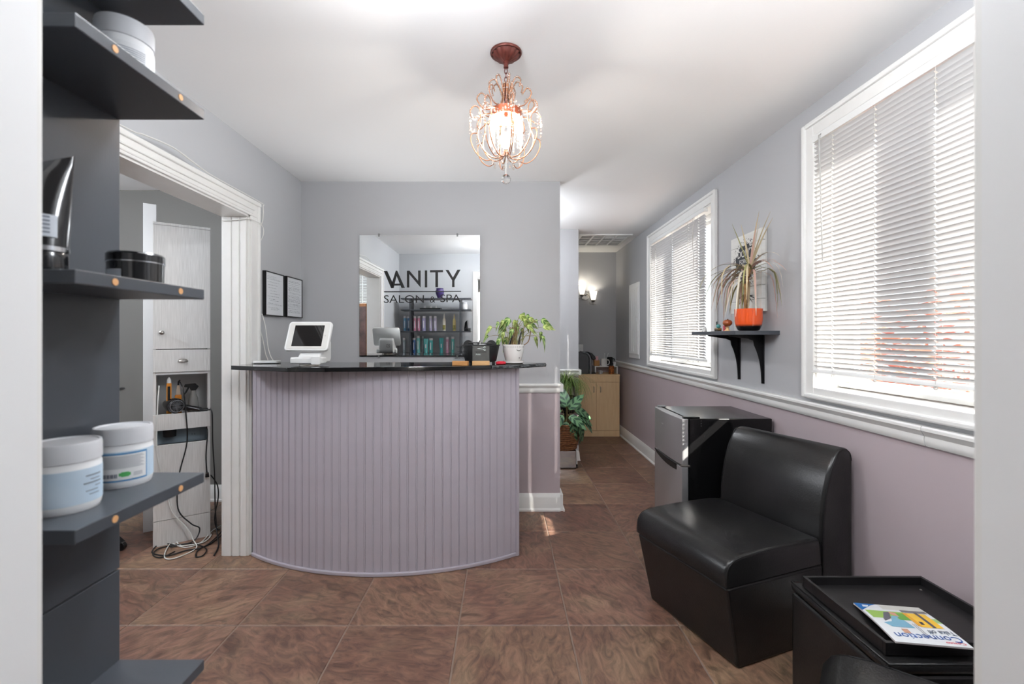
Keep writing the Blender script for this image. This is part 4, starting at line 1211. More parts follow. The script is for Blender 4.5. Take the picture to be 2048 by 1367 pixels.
def strip(name, col, u0, u1, v0, v1, n, k=4):
    vs, fs = [], []
    for i in range(k + 1):
        for u in (u0, u1):
            vs.append(mpt(u, v0 + (v1 - v0) * i / k, n))
    for i in range(k):
        fs.append((2 * i, 2 * i + 1, 2 * i + 3, 2 * i + 2))
    obj(name, MB().add(vs, fs), mat('print %d %d %d' % col, col, 0.25), cv)
N0 = 0.0049
strip('photo_ground', (206, 206, 200), 0.36, 1.0, 0.0, 0.16, N0)
strip('photo_green', (150, 186, 92), 0.05, 0.62, 0.22, 0.44, N0)
strip('photo_green', (98, 158, 66), 0.42, 0.6, 0.26, 0.46, N0 + 0.0002)
strip('photo_green', (160, 196, 130), 0.86, 1.0, 0.36, 0.48, N0)
cp('corner_flash', (52, 112, 178), [(0, 0), (0.34, 0), (0.22, 0.06), (0.1, 0.16), (0, 0.24)], N0 + 0.0002)
cp('corner_mark', (214, 226, 238), [(0.10, 0.05), (0.2, 0.05), (0.15, 0.12), (0.08, 0.12)], N0 + 0.0004)
cp('photo_hand', (206, 150, 130), [(0.38, 0.24), (0.47, 0.26), (0.46, 0.38), (0.38, 0.32)], N0 + 0.0006)
cp('photo_sleeve', (96, 96, 104), [(0.30, 0.26), (0.40, 0.24), (0.30, 0.44), (0.17, 0.52), (0.18, 0.46)], N0 + 0.0004)
cp('photo_jeans', (120, 172, 196), [(0.35, 0.36), (0.46, 0.36), (0.50, 0.66), (0.18, 0.66), (0.12, 0.56), (0.26, 0.52)], N0 + 0.0003)
cp('photo_shoe', (196, 150, 124), [(0.27, 0.70), (0.36, 0.70), (0.35, 0.80), (0.26, 0.79)], N0 + 0.0005)
strip('photo_suitcase', (238, 190, 60), 0.60, 0.92, 0.24, 0.62, N0 + 0.0006)
strip('photo_suitcase_side', (216, 156, 40), 0.58, 0.64, 0.24, 0.60, N0 + 0.0007)
strip('photo_strap', (84, 82, 88), 0.77, 0.82, 0.20, 0.62, N0 + 0.0008)
strip('photo_rack', (120, 118, 120), 0.60, 0.98, 0.15, 0.22, N0 + 0.0006)
cp('photo_badge', (60, 58, 60), [(0.66, 0.48), (0.71, 0.48), (0.70, 0.56), (0.65, 0.56)], N0 + 0.0009)
strip('photo_handle', (110, 112, 118), 0.52, 0.53, 0.55, 0.86, N0 + 0.0006)
strip('photo_handle', (110, 112, 118), 0.55, 0.56, 0.55, 0.86, N0 + 0.0006)
def cover_text(body, u0, u1, v0, v1, col, n):            # reads from the far side: upside down for the camera
    O = mpt(u1, v0, n); W = mpt(u0, v0, n) - O; Hh = mpt(u1, v1, n) - O
    obj('lettering', text_mb(body, W.length, Hh.length, O, W.normalized(), Hh.normalized(), W.cross(Hh).normalized(), 0.0003), mat('print %d %d %d' % col, col, 0.3), cv)
cover_text('Connection', 0.10, 0.96, 0.80, 0.92, (36, 84, 156), N0 + 0.0006)
cover_text('Costco', 0.70, 0.95, 0.925, 0.965, (214, 60, 84), N0 + 0.0006)
cover_text('Take off', 0.62, 0.98, 0.68, 0.77, (70, 88, 110), N0 + 0.0006)

# ------------------------------------------------------------------ small fridge
FX0, FX1, FY0, FY1, FZ = 1.037, 1.50, 2.545, 3.005, 0.822
fr = thing('mini_fridge', 'small two door fridge, steel doors and glossy black sides', 'fridge', ((FX0 + FX1) / 2, (FY0 + FY1) / 2, 0))
fl_ = ((FX0 + FX1) / 2, (FY0 + FY1) / 2, 0)
M_steel = mat('brushed stainless steel', (196, 196, 198), 0.42, 0.85, bump=(40, 0.05), stretch=(30, 30, 1))
M_fblk = mat('black fridge enamel', (16, 16, 17), 0.18)
obj('body', lp(MB().box(FX0, FX1, FY0, FY1, 0.02, FZ), fl_), M_fblk, fr, bevel=0.004)
def door(z0, z1):
    # slightly bowed steel front, seen from the side
    n = 8
    poly = [(FX0 - 0.006, FY0), (FX0 - 0.006, FY1)]
    poly += [(FX0 - 0.042 - 0.014 * math.sin(math.pi * k / n), FY1 + (FY0 - FY1) * k / n) for k in range(n + 1)]
    return obj('door', lp(MB().prism(poly, z0, z1), fl_), M_steel, fr, bevel=0.003)
obj('gasket', lp(MB().box(FX0 - 0.006, FX0, FY0 + 0.008, FY1 - 0.008, 0.06, FZ - 0.006), fl_), M_blackp, fr)
du = door(0.562, FZ - 0.002)
dlw = door(0.06, 0.550)
n = 10
hp = [(FX0 - 0.043 - 0.014 * math.sin(math.pi * (0.02 + 0.84 * k / n)), FY1 - 0.01 + (0.46 * -0.84) * k / n) for k in range(n + 1)]
vs = []
for k, (x, y) in enumerate(hp):
    dz = 0.004 + 0.036 * (k / n) ** 0.6 * (1 - 0.25 * (k / n) ** 4)
    vs += [(x - 0.0022, y, 0.551), (x - 0.0022, y, 0.551 - dz), (x + 0.004, y, 0.551), (x + 0.004, y, 0.551 - dz)]
fs = []
for k in range(n):
    a = 4 * k
    fs += [(a, a + 4, a + 5, a + 1), (a + 2, a + 3, a + 7, a + 6), (a, a + 2, a + 6, a + 4), (a + 1, a + 5, a + 7, a + 3)]
fs += [(0, 1, 3, 2), (4 * n, 4 * n + 2, 4 * n + 3, 4 * n + 1)]
obj('handle_recess', lp(MB().add(vs, fs), fl_), M_blackp, dlw)
obj('hinge', lp(MB().box(FX0 - 0.03, FX0 + 0.06, FY0 + 0.004, FY0 + 0.03, FZ, FZ + 0.009), fl_), M_blackp, fr, bevel=0.002)
obj('hinge', lp(MB().box(FX0 - 0.03, FX0 + 0.02, FY1 - 0.03, FY1 - 0.004, FZ, FZ + 0.008), fl_), mat('grey plastic', (150, 152, 154), 0.4), fr, bevel=0.002)
obj('mid_hinge', lp(MB().box(FX0 - 0.045, FX0 + 0.004, FY0 - 0.003, FY0 + 0.02, 0.551, 0.561), fl_), M_chrome, fr, bevel=0.001)
for k in range(3):
    obj('screw_cover', lp(MB().cyl((FX0 + 0.066, FY0, FZ - 0.013 - 0.014 * k), (FX0 + 0.066, FY0 - 0.0015, FZ - 0.013 - 0.014 * k), 0.0032, n=12), fl_), mat('dark grey plug', (60, 60, 62), 0.4), fr)
obj('door_badge', lp(MB().box(FX0 - 0.0585, FX0 - 0.0565, FY1 - 0.20, FY1 - 0.17, 0.742, 0.746), fl_), mat('silver badge', (206, 206, 208), 0.3, 0.5), du)
for x in (FX0 + 0.04, FX1 - 0.04):
    for y in (FY0 + 0.04, FY1 - 0.04):
        obj('foot', lp(MB().cyl((x, y, 0), (x, y, 0.022), 0.015, n=12), fl_), M_blackp, fr)

# ------------------------------------------------------------------ wall shelf with its things
WS0, WS1, WSX, WSZ = 2.51, 3.09, 1.274, 1.313
ws = thing('wall_shelf', 'black wall shelf on two iron brackets between the windows', 'shelf', (XR, 2.8, WSZ - 0.022))
wl_ = (XR, 2.8, WSZ - 0.022)
obj('board', lp(MB().box(WSX, XR - 0.001, WS0, WS1, WSZ - 0.022, WSZ), wl_), M_black, ws, bevel=0.0015)
for y in (2.67, 2.94):
    pts = []
    zt = WSZ - 0.022
    # iron bracket: upright on the wall, arm under the shelf, hollow curved corner
    out = [(XR - 0.002, zt - 0.0005), (XR - 0.002, zt - 0.285), (XR - 0.012, zt - 0.285)]
    for k in range(9):
        t = k / 8
        out.append((XR - 0.012 - 0.05 * t ** 3 - 0.012 * t, zt - 0.285 + 0.255 * (1 - (1 - t) ** 1.0)))
    out[-1] = (XR - 0.060, zt - 0.036)
    out += [(XR - 0.09, zt - 0.024), (XR - 0.20, zt - 0.008), (XR - 0.21, zt - 0.0005)]
    obj('bracket', lp(MB().prism(out, y - 0.004, y + 0.004, 'Y'), wl_), M_blackm, ws, bevel=0.002)
    obj('bracket_flange', lp(MB().box(XR - 0.006, XR - 0.0005, y - 0.012, y + 0.012, zt - 0.285, zt - 0.002), wl_), M_blackm, ws, bevel=0.002)
    obj('screw', lp(MB().ball((XR - 0.007, y, zt - 0.275), 0.004), wl_), M_chrome, ws)

# roots sign
sg = thing('roots_sign', 'white plank sign with black tree and lettering above the shelf', 'sign', (XR - 0.002, 2.804, 1.428), -math.pi / 2)
# local x -> -Y world (left to right when read), local y -> +X world (into the wall)
SW, SH, SD = 0.352, 0.484, 0.034
M_sw = mat('white washed board', (226, 226, 222), 0.6, noise=(6, (214, 214, 210), 0.6), stretch=(1, 1, 9))
edges = [0, 0.075, 0.155, 0.235, 0.325, 0.415, SH]
for a, b in zip(edges[:-1], edges[1:]):
    obj('plank', MB().box(-SW / 2, SW / 2, -SD, -0.012, a + 0.0012, b - 0.0012), M_sw, sg)
obj('backing', MB().box(-SW / 2 + 0.002, SW / 2 - 0.002, -0.012, 0, 0.001, SH - 0.001), mat('pale backing board', (206, 206, 202), 0.7), sg)
M_tree = mat('black tree print', (34, 36, 42), 0.6)
cr = MB()
qr = random.Random(9)
ys = -SD - 0.0006
n = 60
ring_ = []
for k in range(n):
    a = 2 * math.pi * k / n
    r = 1 + qr.uniform(-0.10, 0.10)
    ring_.append((0.0 + 0.118 * r * math.cos(a), ys, 0.305 + 0.118 * r * math.sin(a)))
cr.add(ring_, [tuple(range(n))])
for k in range(150):
    a = 2 * math.pi * qr.random(); r = qr.uniform(1.0, 1.28)
    x = 0.118 * r * math.cos(a); z = 0.305 + 0.118 * r * math.sin(a)
    if z < 0.2 and abs(x) < 0.05: continue
    s_ = qr.uniform(0.003, 0.007); b = qr.random() * 6.28
    cr.add([(x + s_ * math.cos(b), ys, z + s_ * math.sin(b)), (x + 0.5 * s_ * math.cos(b + 1.57), ys, z + 0.5 * s_ * math.sin(b + 1.57)), (x - s_ * math.cos(b), ys, z - s_ * math.sin(b)), (x + 0.5 * s_ * math.cos(b - 1.57), ys, z + 0.5 * s_ * math.sin(b - 1.57))], [(0, 1, 2, 3)])
obj('tree_print', cr, M_tree, sg)
rt = MB().prism([(-0.016, 0.10), (0.016, 0.10), (0.012, 0.2), (-0.012, 0.2)], -SD - 0.0007, -SD - 0.0001, 'Y')
for k, (x, z) in enumerate(((-0.11, 0.07), (-0.07, 0.055), (-0.03, 0.05), (0.03, 0.052), (0.08, 0.058), (0.12, 0.075), (-0.09, 0.10), (0.09, 0.10))):
    rt.tube([(0.0, ys, 0.115), (x * 0.45, ys, 0.10), (x, ys, z)], [0.006, 0.004, 0.0012], 4)
obj('trunk_print', rt, M_tree, sg)
for body, x0, x1, z0, z1 in (("DON'T", -0.088, 0.088, 0.345, 0.392), ('FORGET', -0.066, 0.066, 0.305, 0.333), ('YOUR', -0.036, 0.036, 0.283, 0.298), ('ROOTS', -0.088, 0.088, 0.222, 0.272)):
    obj('lettering', text_mb(body, x1 - x0, z1 - z0, (x0, ys - 0.0004, z0), (1, 0, 0), (0, 0, 1), (0, -1, 0)), M_sw, sg)

# dried dragon tree in an orange pot
dx_, dy_ = 1.405, 2.615
dp = thing('potted_dragon_tree', 'dry spiky dragon tree in an orange and black pot', 'plant', (dx_, dy_, WSZ))
opm = mat('orange and black glaze', (236, 92, 40), 0.15, coat=0.5)
nt = opm.node_tree
b = nt.nodes['Principled BSDF']
tcn = nt.nodes.new('ShaderNodeTexCoord'); sp = nt.nodes.new('ShaderNodeSeparateXYZ')
rmp = nt.nodes.new('ShaderNodeMapRange'); rmp.inputs[1].default_value = 0.026; rmp.inputs[2].default_value = 0.040
mx = nt.nodes.new('ShaderNodeMix'); mx.data_type = 'RGBA'
mx.inputs[6].default_value = rgb(16, 15, 15); mx.inputs[7].default_value = rgb(238, 92, 38)
nt.links.new(tcn.outputs['Object'], sp.inputs[0]); nt.links.new(sp.outputs[2], rmp.inputs[0]); nt.links.new(rmp.outputs[0], mx.inputs[0]); nt.links.new(mx.outputs[2], b.inputs['Base Color'])
obj('pot', MB().lathe([(0, 0), (0.045, 0), (0.056, 0.006), (0.068, 0.03), (0.0725, 0.06), (0.0735, 0.126), (0.0695, 0.126), (0.068, 0.09), (0, 0.09)], 40), opm, dp, auto=40)
obj('soil', MB().lathe([(0.0695, 0.108), (0, 0.112)], 24), MATS['dark soil'], dp, auto=60)
M_trunk = mat('tan trunk', (168, 130, 84), 0.8, noise=(40, (124, 92, 60), 1.0))
obj('trunk', MB().tube(spline([(-0.015, 0, 0.10), (-0.016, 0.002, 0.20), (-0.004, 0, 0.30), (0.008, -0.004, 0.355)], 5), [0.011, 0.011, 0.010, 0.010, 0.010, 0.010, 0.010, 0.009, 0.009, 0.009, 0.009, 0.008, 0.008, 0.008, 0.008, 0.008], 8), M_trunk, dp, auto=0)
obj('trunk', MB().tube(spline([(-0.03, -0.01, 0.10), (-0.022, -0.01, 0.19), (-0.026, -0.008, 0.27)], 5), 0.007, 8), M_trunk, dp, auto=0)
LM = [mat('straw leaf', (200, 184, 150), 0.5), mat('pinkish dry leaf', (196, 160, 146), 0.5), mat('olive leaf', (150, 146, 96), 0.5), mat('pale leaf', (214, 206, 188), 0.45)]
lr = random.Random(21)
def blade(base, az, el, ln, sag, w=0.0056):
    p = Vector(base); pts = [p.copy()]
    n = 9
    e = el
    for i in range(n):
        d = Vector((math.cos(e) * math.cos(az), math.cos(e) * math.sin(az), math.sin(e)))
        p = p + d * (ln / n)
        e -= sag / n * (1.6 if e > -1.1 else 0.2)
        if p.x > 0.072: p.x = 0.072
        pts.append(p.copy())
    vs, fs = [], []
    side = Vector((-math.sin(az), math.cos(az), 0))
    for i, q in enumerate(pts):
        k = i / n
        ww = w * min(1.0, 0.5 + 2.0 * k) * (1 - k ** 2.5) + 0.0006
        vs += [q + side * ww, q + Vector((0, 0, -0.0012)), q - side * ww]
    for i in range(n):
        a = 3 * i
        fs += [(a, a + 1, a + 4, a + 3), (a + 1, a + 2, a + 5, a + 4)]
    return MB().add(vs, fs)
crown = (0.006, -0.004, 0.352)
for k in range(54):
    if k < 38:                                           # hanging leaves
        az = lr.uniform(0.35 * math.pi, 1.75 * math.pi); el = lr.uniform(0.1, 0.9); ln = lr.uniform(0.30, 0.44); sag = lr.uniform(1.5, 2.5)
        bs = (crown[0] + lr.uniform(-0.02, 0.01), crown[1] + lr.uniform(-0.015, 0.015), crown[2] - lr.uniform(0.0, 0.07))
    elif k < 47:                                         # spreading leaves
        az = lr.choice((0.5, 1.5, 0.62, 1.42, 1.48)) * math.pi + lr.uniform(-0.15, 0.15); el = lr.uniform(0.2, 0.6); ln = lr.uniform(0.32, 0.42); sag = lr.uniform(0.3, 0.9)
        bs = crown
    else:                                                # upright leaves
        az = lr.choice((0.5, 1.5)) * math.pi + lr.uniform(-0.4, 0.4); el = lr.uniform(1.0, 1.35); ln = lr.uniform(0.25, 0.33); sag = lr.uniform(0.0, 0.2)
        bs = crown
    obj('leaf', blade(bs, az, el, ln, sag), LM[lr.randrange(4)], dp, auto=0)

# little ornaments at the far end of the shelf
pk_ = thing('pumpkin_ornament', 'small brown pumpkin figurine on a red and cream stand', 'ornament', (1.335, 2.72, WSZ))
obj('stand', MB().lathe([(0, 0), (0.02, 0), (0.02, 0.003), (0.012, 0.006), (0.008, 0.018), (0.012, 0.026), (0, 0.028)], 14), mat('cream ceramic', (226, 190, 140), 0.4), pk_, auto=40)
obj('book', MB().box(-0.012, 0.012, 0.012, 0.034, 0, 0.034), mat('red ceramic', (182, 70, 78), 0.4), pk_, bevel=0.003)
obj('pumpkin', MB().lathe([(0, 0.030), (0.014, 0.031), (0.024, 0.042), (0.026, 0.050), (0.022, 0.062), (0.012, 0.068), (0, 0.066)], 32, ribs=10, ramp=0.05), mat('brown orange glaze', (158, 84, 42), 0.4), pk_, auto=60)
obj('stalk', MB().cyl((0, 0, 0.064), (0.003, 0, 0.074), 0.004, 0.003, 8), mat('dark stalk', (60, 56, 40), 0.6), pk_)
gd = thing('duck_ornament', 'tiny teal and dark green bird figurine on a brown cart', 'ornament', (1.345, 2.86, WSZ))
obj('cart', MB().box(-0.012, 0.012, -0.024, 0.024, 0.008, 0.02), mat('brown wood toy', (150, 116, 70), 0.6), gd, bevel=0.002)
obj('wheel', MB().cyl((-0.013, -0.012, 0.008), (0.013, -0.012, 0.008), 0.008, n=14), mat('dark toy wheel', (50, 46, 40), 0.6), gd)
obj('wheel', MB().cyl((-0.013, 0.014, 0.008), (0.013, 0.014, 0.008), 0.008, n=14), MATS['dark toy wheel'], gd)
obj('body', MB().lathe([(0, -0.014), (0.010, -0.010), (0.013, 0), (0.010, 0.010), (0, 0.013)], 14, (0, -0.006, 0.033)), mat('teal toy', (84, 156, 156), 0.4), gd, auto=60)
obj('head', MB().tube([(0, 0.006, 0.034), (0, 0.016, 0.045), (0, 0.018, 0.058), (0, 0.014, 0.062)], [0.007, 0.005, 0.0045, 0.003], 8), mat('dark green toy', (48, 62, 58), 0.4), gd, auto=0)
pc = thing('small_card', 'pale folded card leaning behind the pumpkin figurine', 'card', (1.47, 2.86, WSZ), 0.15)
obj('leaf_front', MB().obox((0.0, 0, 0.055), (0.002, 0.07, 0.11), 0, 0), mat('pale grey card', (214, 214, 214), 0.6), pc)
obj('leaf_back', MB().obox((0.022, 0, 0.05), (0.002, 0.07, 0.10), 0, 0), MATS['pale grey card'], pc)
obj('print', MB().box(-0.0016, -0.001, -0.025, 0.01, 0.055, 0.061), mat('slate print', (70, 84, 96), 0.6), pc)
gx = thing('glass_ornament', 'tiny clear white ornament at the far tip of the wall shelf', 'ornament', (1.33, 3.02, WSZ))
obj('base', MB().lathe([(0, 0), (0.016, 0), (0.016, 0.004), (0, 0.004)], 16), M_white, gx, auto=40)
obj('dome', MB().lathe([(0.015, 0.004), (0.014, 0.02), (0.008, 0.032), (0, 0.036)], 16), mat('milky plastic', (220, 222, 220), 0.25), gx, auto=60)

# ------------------------------------------------------------------ chandelier
CX, CY = 0.008, 1.836
cd = thing('crystal_chandelier', 'small bronze chandelier hung with glass beads', 'chandelier', (CX, CY, 1.89))
def cz(z): return z - 1.89
M_brz = mat('reddish bronze', (104, 52, 44), 0.42, 0.35, noise=(40, (80, 40, 34), 0.7))
M_wire = mat('antique gold wire', (176, 124, 92), 0.4, 0.5)
M_beadg = clear_mat('cut glass bead', (0.96, 0.93, 0.90), 0.22, 0.08)
_bn = M_beadg.node_tree
_tr = _bn.nodes.new('ShaderNodeBsdfTranslucent'); _tr.inputs[0].default_value = rgb(255, 238, 220)
_gl = [n for n in _bn.nodes if n.type == 'BSDF_GLOSSY'][0]
_ms = _bn.nodes.new('ShaderNodeMixShader'); _ms.inputs[0].default_value = 0.10
_m0 = [n for n in _bn.nodes if n.type == 'MIX_SHADER' and n is not _ms][0]
_bn.links.new(_gl.outputs[0], _ms.inputs[1]); _bn.links.new(_tr.outputs[0], _ms.inputs[2]); _bn.links.new(_ms.outputs[0], _m0.inputs[2])
obj('canopy', MB().lathe([(0, H), (0.063, H), (0.064, H - 0.004), (0.062, H - 0.008), (0.057, H - 0.009)], 48, (0, 0, -1.89)), M_brz, cd, auto=50)
obj('canopy_dome', MB().lathe([(0.055, H - 0.008), (0.050, H - 0.016), (0.040, H - 0.026), (0.026, H - 0.034), (0.013, H - 0.040)], 96, (0, 0, -1.89), ribs=14, ramp=0.05), M_brz, cd, auto=60)
obj('canopy_neck', MB().lathe([(0.013, H - 0.036), (0.0135, H - 0.043), (0.009, H - 0.047), (0.010, H - 0.062), (0, H - 0.064)], 24, (0, 0, -1.89)), M_brz, cd, auto=50)
zc = H - 0.064
for k in range(4):
    z1_ = zc - 0.002 - k * 0.017
    p = []
    for i in range(12):
        a = 2 * math.pi * i / 12
        u = 0.006 * math.cos(a); v = 0.0115 * math.sin(a)
        p.append((u if k % 2 == 0 else 0, 0 if k % 2 == 0 else u, cz(z1_ - 0.0095 + v)))
    obj('chain_link', MB().tube(p, 0.0018, 6, True), M_brz, cd, auto=0)
obj('stem', MB().lathe([(0, 2.30), (0.006, 2.30), (0.006, 2.265), (0.009, 2.255), (0.009, 2.235), (0.006, 2.228), (0.006, 2.215), (0.017, 2.212), (0.018, 2.19), (0, 2.19)], 20, (0, 0, -1.89)), M_brz, cd, auto=50)
obj('band', MB().lathe([(0.017, 2.205), (0.045, 2.20), (0.0615, 2.190), (0.0625, 2.158), (0.060, 2.158), (0.059, 2.186), (0.017, 2.197)], 40, (0, 0, -1.89)), mat('copper band', (176, 92, 62), 0.4, 0.4), cd, auto=50)
bead_unit = MB().ball((0, 0, 0), 1.0, 8, 6)
def beads(name, pts, r):
    mb = MB()
    for p in pts:
        mb.add([(p[0] + v[0] * r, p[1] + v[1] * r, p[2] + v[2] * r) for v in bead_unit.v], bead_unit.f)
    return tag(obj(name, mb, M_beadg, cd, auto=60), kind='stuff')
for k in range(18):
    a = 2 * math.pi * k / 18
    nb = 10 if k % 2 else 9
    beads('bead_strand', [(0.0635 * math.cos(a), 0.0635 * math.sin(a), cz(2.186 - 0.0155 * i)) for i in range(nb)], 0.0062)
NA = 8
for k in range(NA):
    a = 2 * math.pi * (k + 0.25) / NA
    ca, sa = math.cos(a), math.sin(a)
    def P(r, z): return (r * ca, r * sa, cz(z))
    low = spline([P(0.010, 2.300), P(0.014, 2.25), P(0.03, 2.205), P(0.085, 2.19), P(0.118, 2.225), P(0.100, 2.252), P(0.078, 2.236)], 6)
    obj('arm', MB().tube(low, 0.0023, 6), M_wire, cd, auto=0)
    up_ = spline([P(0.012, 2.235), P(0.026, 2.28), P(0.046, 2.312), P(0.068, 2.298), P(0.064, 2.27)], 6)
    obj('scroll', MB().tube(up_, 0.0021, 6), M_wire, cd, auto=0)
    big = spline([P(0.062, 2.175), P(0.098, 2.165), P(0.132, 2.150), P(0.145, 2.175), P(0.128, 2.198), P(0.106, 2.185), P(0.104, 2.13), P(0.116, 2.085), P(0.098, 2.035), P(0.058, 2.000), P(0.018, 2.003), P(0.006, 2.03)], 6)
    obj('arm', MB().tube(big, 0.0024, 6), M_wire, cd, auto=0)
    hook = spline([P(0.112, 2.09), P(0.138, 2.085), P(0.142, 2.055), P(0.120, 2.01), P(0.085, 1.985), P(0.06, 1.99)], 6)
    obj('arm', MB().tube(hook, 0.002, 6), M_wire, cd, auto=0)
    beads('bead_swag', low[::3], 0.0052)
    beads('bead_swag', up_[1::2], 0.005)
    beads('bead_swag', big[6:66:2], 0.0046)
    a2 = a + 2 * math.pi / NA
    sw = [((0.142 * math.cos(a + (a2 - a) * t)), 0.142 * math.sin(a + (a2 - a) * t), cz(2.175 - 0.055 * math.sin(math.pi * t))) for t in [i / 11 for i in range(1, 11)]]
    beads('bead_swag', sw, 0.0046)
    beads('bead_drop', [P(0.146, 2.165 - 0.013 * i) for i in range(7)], 0.005)
    beads('bead_drop', [P(0.055, 1.985 - 0.011 * i) for i in range(2)] + [P(0.03, 1.974)], 0.0052)
obj('finial', MB().cyl((0, 0, cz(2.005)), (0, 0, cz(1.935)), 0.0016, n=6), M_chrome, cd)
obj('crystal_ball', MB().ball((0, 0, cz(1.915)), 0.0195, 12, 9), mat('crystal glass', (250, 250, 250), 0.02, trans=1.0, ior=1.45), cd)
obj('socket', MB().lathe([(0, 2.19), (0.014, 2.19), (0.014, 2.16), (0, 2.16)], 16, (0, 0, -1.89)), M_brz, cd, auto=40)
obj('bulb', MB().lathe([(0, 2.10), (0.010, 2.10), (0.018, 2.095), (0.025, 2.082), (0.026, 2.068), (0.020, 2.05), (0.010, 2.042), (0, 2.040)], 24, (0, 0, -1.89)), mat('glowing bulb', (255, 244, 226), 0.4, emit=((255, 232, 200), 6.0)), cd, auto=60)
bl = bpy.data.lights.new('chandelier_glow', 'POINT')
bl.energy = 12.0; bl.color = (1.0, 0.94, 0.87); bl.shadow_soft_size = 0.02
bo = bpy.data.objects.new('bulb_light', bl); C.objects.link(bo)
bo.parent = cd; bo.location = (0, 0, cz(2.128))

# added opal globe lamps, hung out of view to brighten the rooms
def globe(label, x, y, power, r=0.12, drop=0.15):
    t = thing('added_globe_lamp', label, 'lamp', (x, y, H), 0, 'added opal globe fill lamps')
    obj('canopy', MB().lathe([(0, 0), (0.06, 0), (0.058, -0.012), (0.01, -0.022), (0, -0.022)], 28), M_chrome, t, auto=40)
    obj('rod', MB().cyl((0, 0, -0.02), (0, 0, -0.022 - drop), 0.006, n=10), M_chrome, t)
    obj('collar', MB().lathe([(0, -0.012 - drop), (0.03, -0.012 - drop), (0.035, -0.036 - drop), (0, -0.036 - drop)], 20), M_chrome, t, auto=40)
    obj('globe', MB().ball((0, 0, -0.026 - drop - r), r, 24, 14), mat('fill lamp opal glass %g' % power, (250, 250, 248), 0.4, emit=((246, 250, 255), power)), t, auto=60)
globe('added opal globe fill lamp over the waiting corner', 0.80, 0.72, 36.0)
globe('added opal globe fill lamp just inside the entrance doorway', -0.24, 1.06, 66.0, 0.09, 0.01)
globe('added opal globe fill lamp in the entrance room', 0.0, -1.1, 9.0)
globe('added opal globe fill lamp in the next door salon', -3.0, 1.9, 80.0)
globe('added opal globe fill lamp in the passage behind the mirror wall', 0.05, 4.15, 30.0)

# added uplighter, unseen behind the counter, lifting ceiling and back wall; desk carries it
dk = thing('reception_desk', 'low work desk hidden behind the reception counter', 'desk', (-0.72, 3.08, 0))
obj('top', MB().box(-0.55, 0.55, -0.17, 0.22, 0.70, 0.73), M_black, dk, bevel=0.002)
for x in (-0.53, 0.53):
    obj('leg', MB().box(x - 0.018, x + 0.018, -0.15, 0.2, 0, 0.70), M_black, dk)
ul = thing('added_bowl_uplighter', 'added nickel bowl uplighter hidden on the desk behind the counter', 'lamp', (-0.80, 3.06, 0.73))
obj('base', MB().lathe([(0, 0), (0.08, 0), (0.08, 0.012), (0.012, 0.022), (0.010, 0.14), (0, 0.14)], 28), M_chrome, ul, auto=40)
obj('bowl', MB().lathe([(0.012, 0.13), (0.06, 0.15), (0.10, 0.20), (0.12, 0.27), (0.117, 0.27), (0.096, 0.205), (0.056, 0.156), (0, 0.145)], 32), M_chrome, ul, auto=50)
ud = bpy.data.lights.new('added_uplighter_spot', 'SPOT')
ud.energy = 25.0; ud.color = (0.97, 0.985, 1.0); ud.spot_size = math.radians(120); ud.spot_blend = 1.0; ud.shadow_soft_size = 0.09
uo = bpy.data.objects.new('added_uplighter_spot', ud); C.objects.link(uo)
uo.parent = ul; uo.location = (0, 0, 0.28)
uo.rotation_euler = Vector((0.28, -0.42, 1.0)).to_track_quat('-Z', 'Y').to_euler()

# ------------------------------------------------------------------ passage: vent, panel, sconce, switch
vt = thing('ceiling_vent', 'white four section return air grille in the passage ceiling', 'vent', (1.14, 5.38, H))
obj('frame', MB().box(-0.3, 0.3, -0.3, -0.26, -0.014, 0).box(-0.3, 0.3, 0.26, 0.3, -0.014, 0).box(-0.3, -0.26, -0.26, 0.26, -0.014, 0).box(0.26, 0.3, -0.26, 0.26, -0.014, 0), M_trim, vt, bevel=0.003)
obj('duct', MB().box(-0.26, 0.26, -0.26, 0.26, -0.003, -0.001), mat('grille shadow grey', (150, 150, 150), 0.8), vt)
for k in range(3):
    obj('divider', MB().box(-0.26, 0.26, -0.14 + 0.13 * k, -0.12 + 0.13 * k, -0.013, -0.002).box(-0.14 + 0.13 * k, -0.12 + 0.13 * k, -0.26, 0.26, -0.0128, -0.002), M_trim, vt)
lou = MB().add([(-0.26, -0.006, -0.011), (0.26, -0.006, -0.011), (0.26, 0.005, -0.003), (-0.26, 0.005, -0.003), (-0.26, -0.0055, -0.012), (0.26, -0.0055, -0.012), (0.26, 0.0055, -0.004), (-0.26, 0.0055, -0.004)], [(0, 1, 2, 3), (4, 7, 6, 5), (0, 4, 5, 1), (1, 5, 6, 2), (2, 6, 7, 3), (3, 7, 4, 0)]).data('louvre')
for k in range(34):
    obj('louvre', lou, M_trim, vt, loc=(0, -0.25 + 0.0151 * k, 0))
pn = thing('electrical_panel', 'tall narrow white panel door on the passage wall', 'panel', (XR, 5.3, 1.03))
obj('frame', MB().box(-0.012, 0, -0.2, 0.2, 0, 0.87), M_trim, pn, bevel=0.003)
pd = obj('door', MB().box(-0.02, -0.012, -0.17, 0.175, 0.05, 0.82), M_trim, pn, bevel=0.003)
obj('door_latch', MB().box(-0.026, -0.02, -0.15, -0.13, 0.42, 0.46), M_white, pd, bevel=0.002)
for k in range(3):
    obj('door_rib', MB().box(-0.023, -0.02, -0.09 + 0.08 * k, -0.075 + 0.08 * k, 0.08, 0.79), M_trim, pd, bevel=0.001)
sw_ = thing('switch_plate', 'white light switch plate above the coffee machine', 'switch', (1.042, 6.19, 1.06))
obj('plate', MB().prism(rrect(0.07, 0.115, 0.005, cx=0, cy=0.0575), -0.006, 0, 'Y'), M_white, sw_, bevel=0.002)
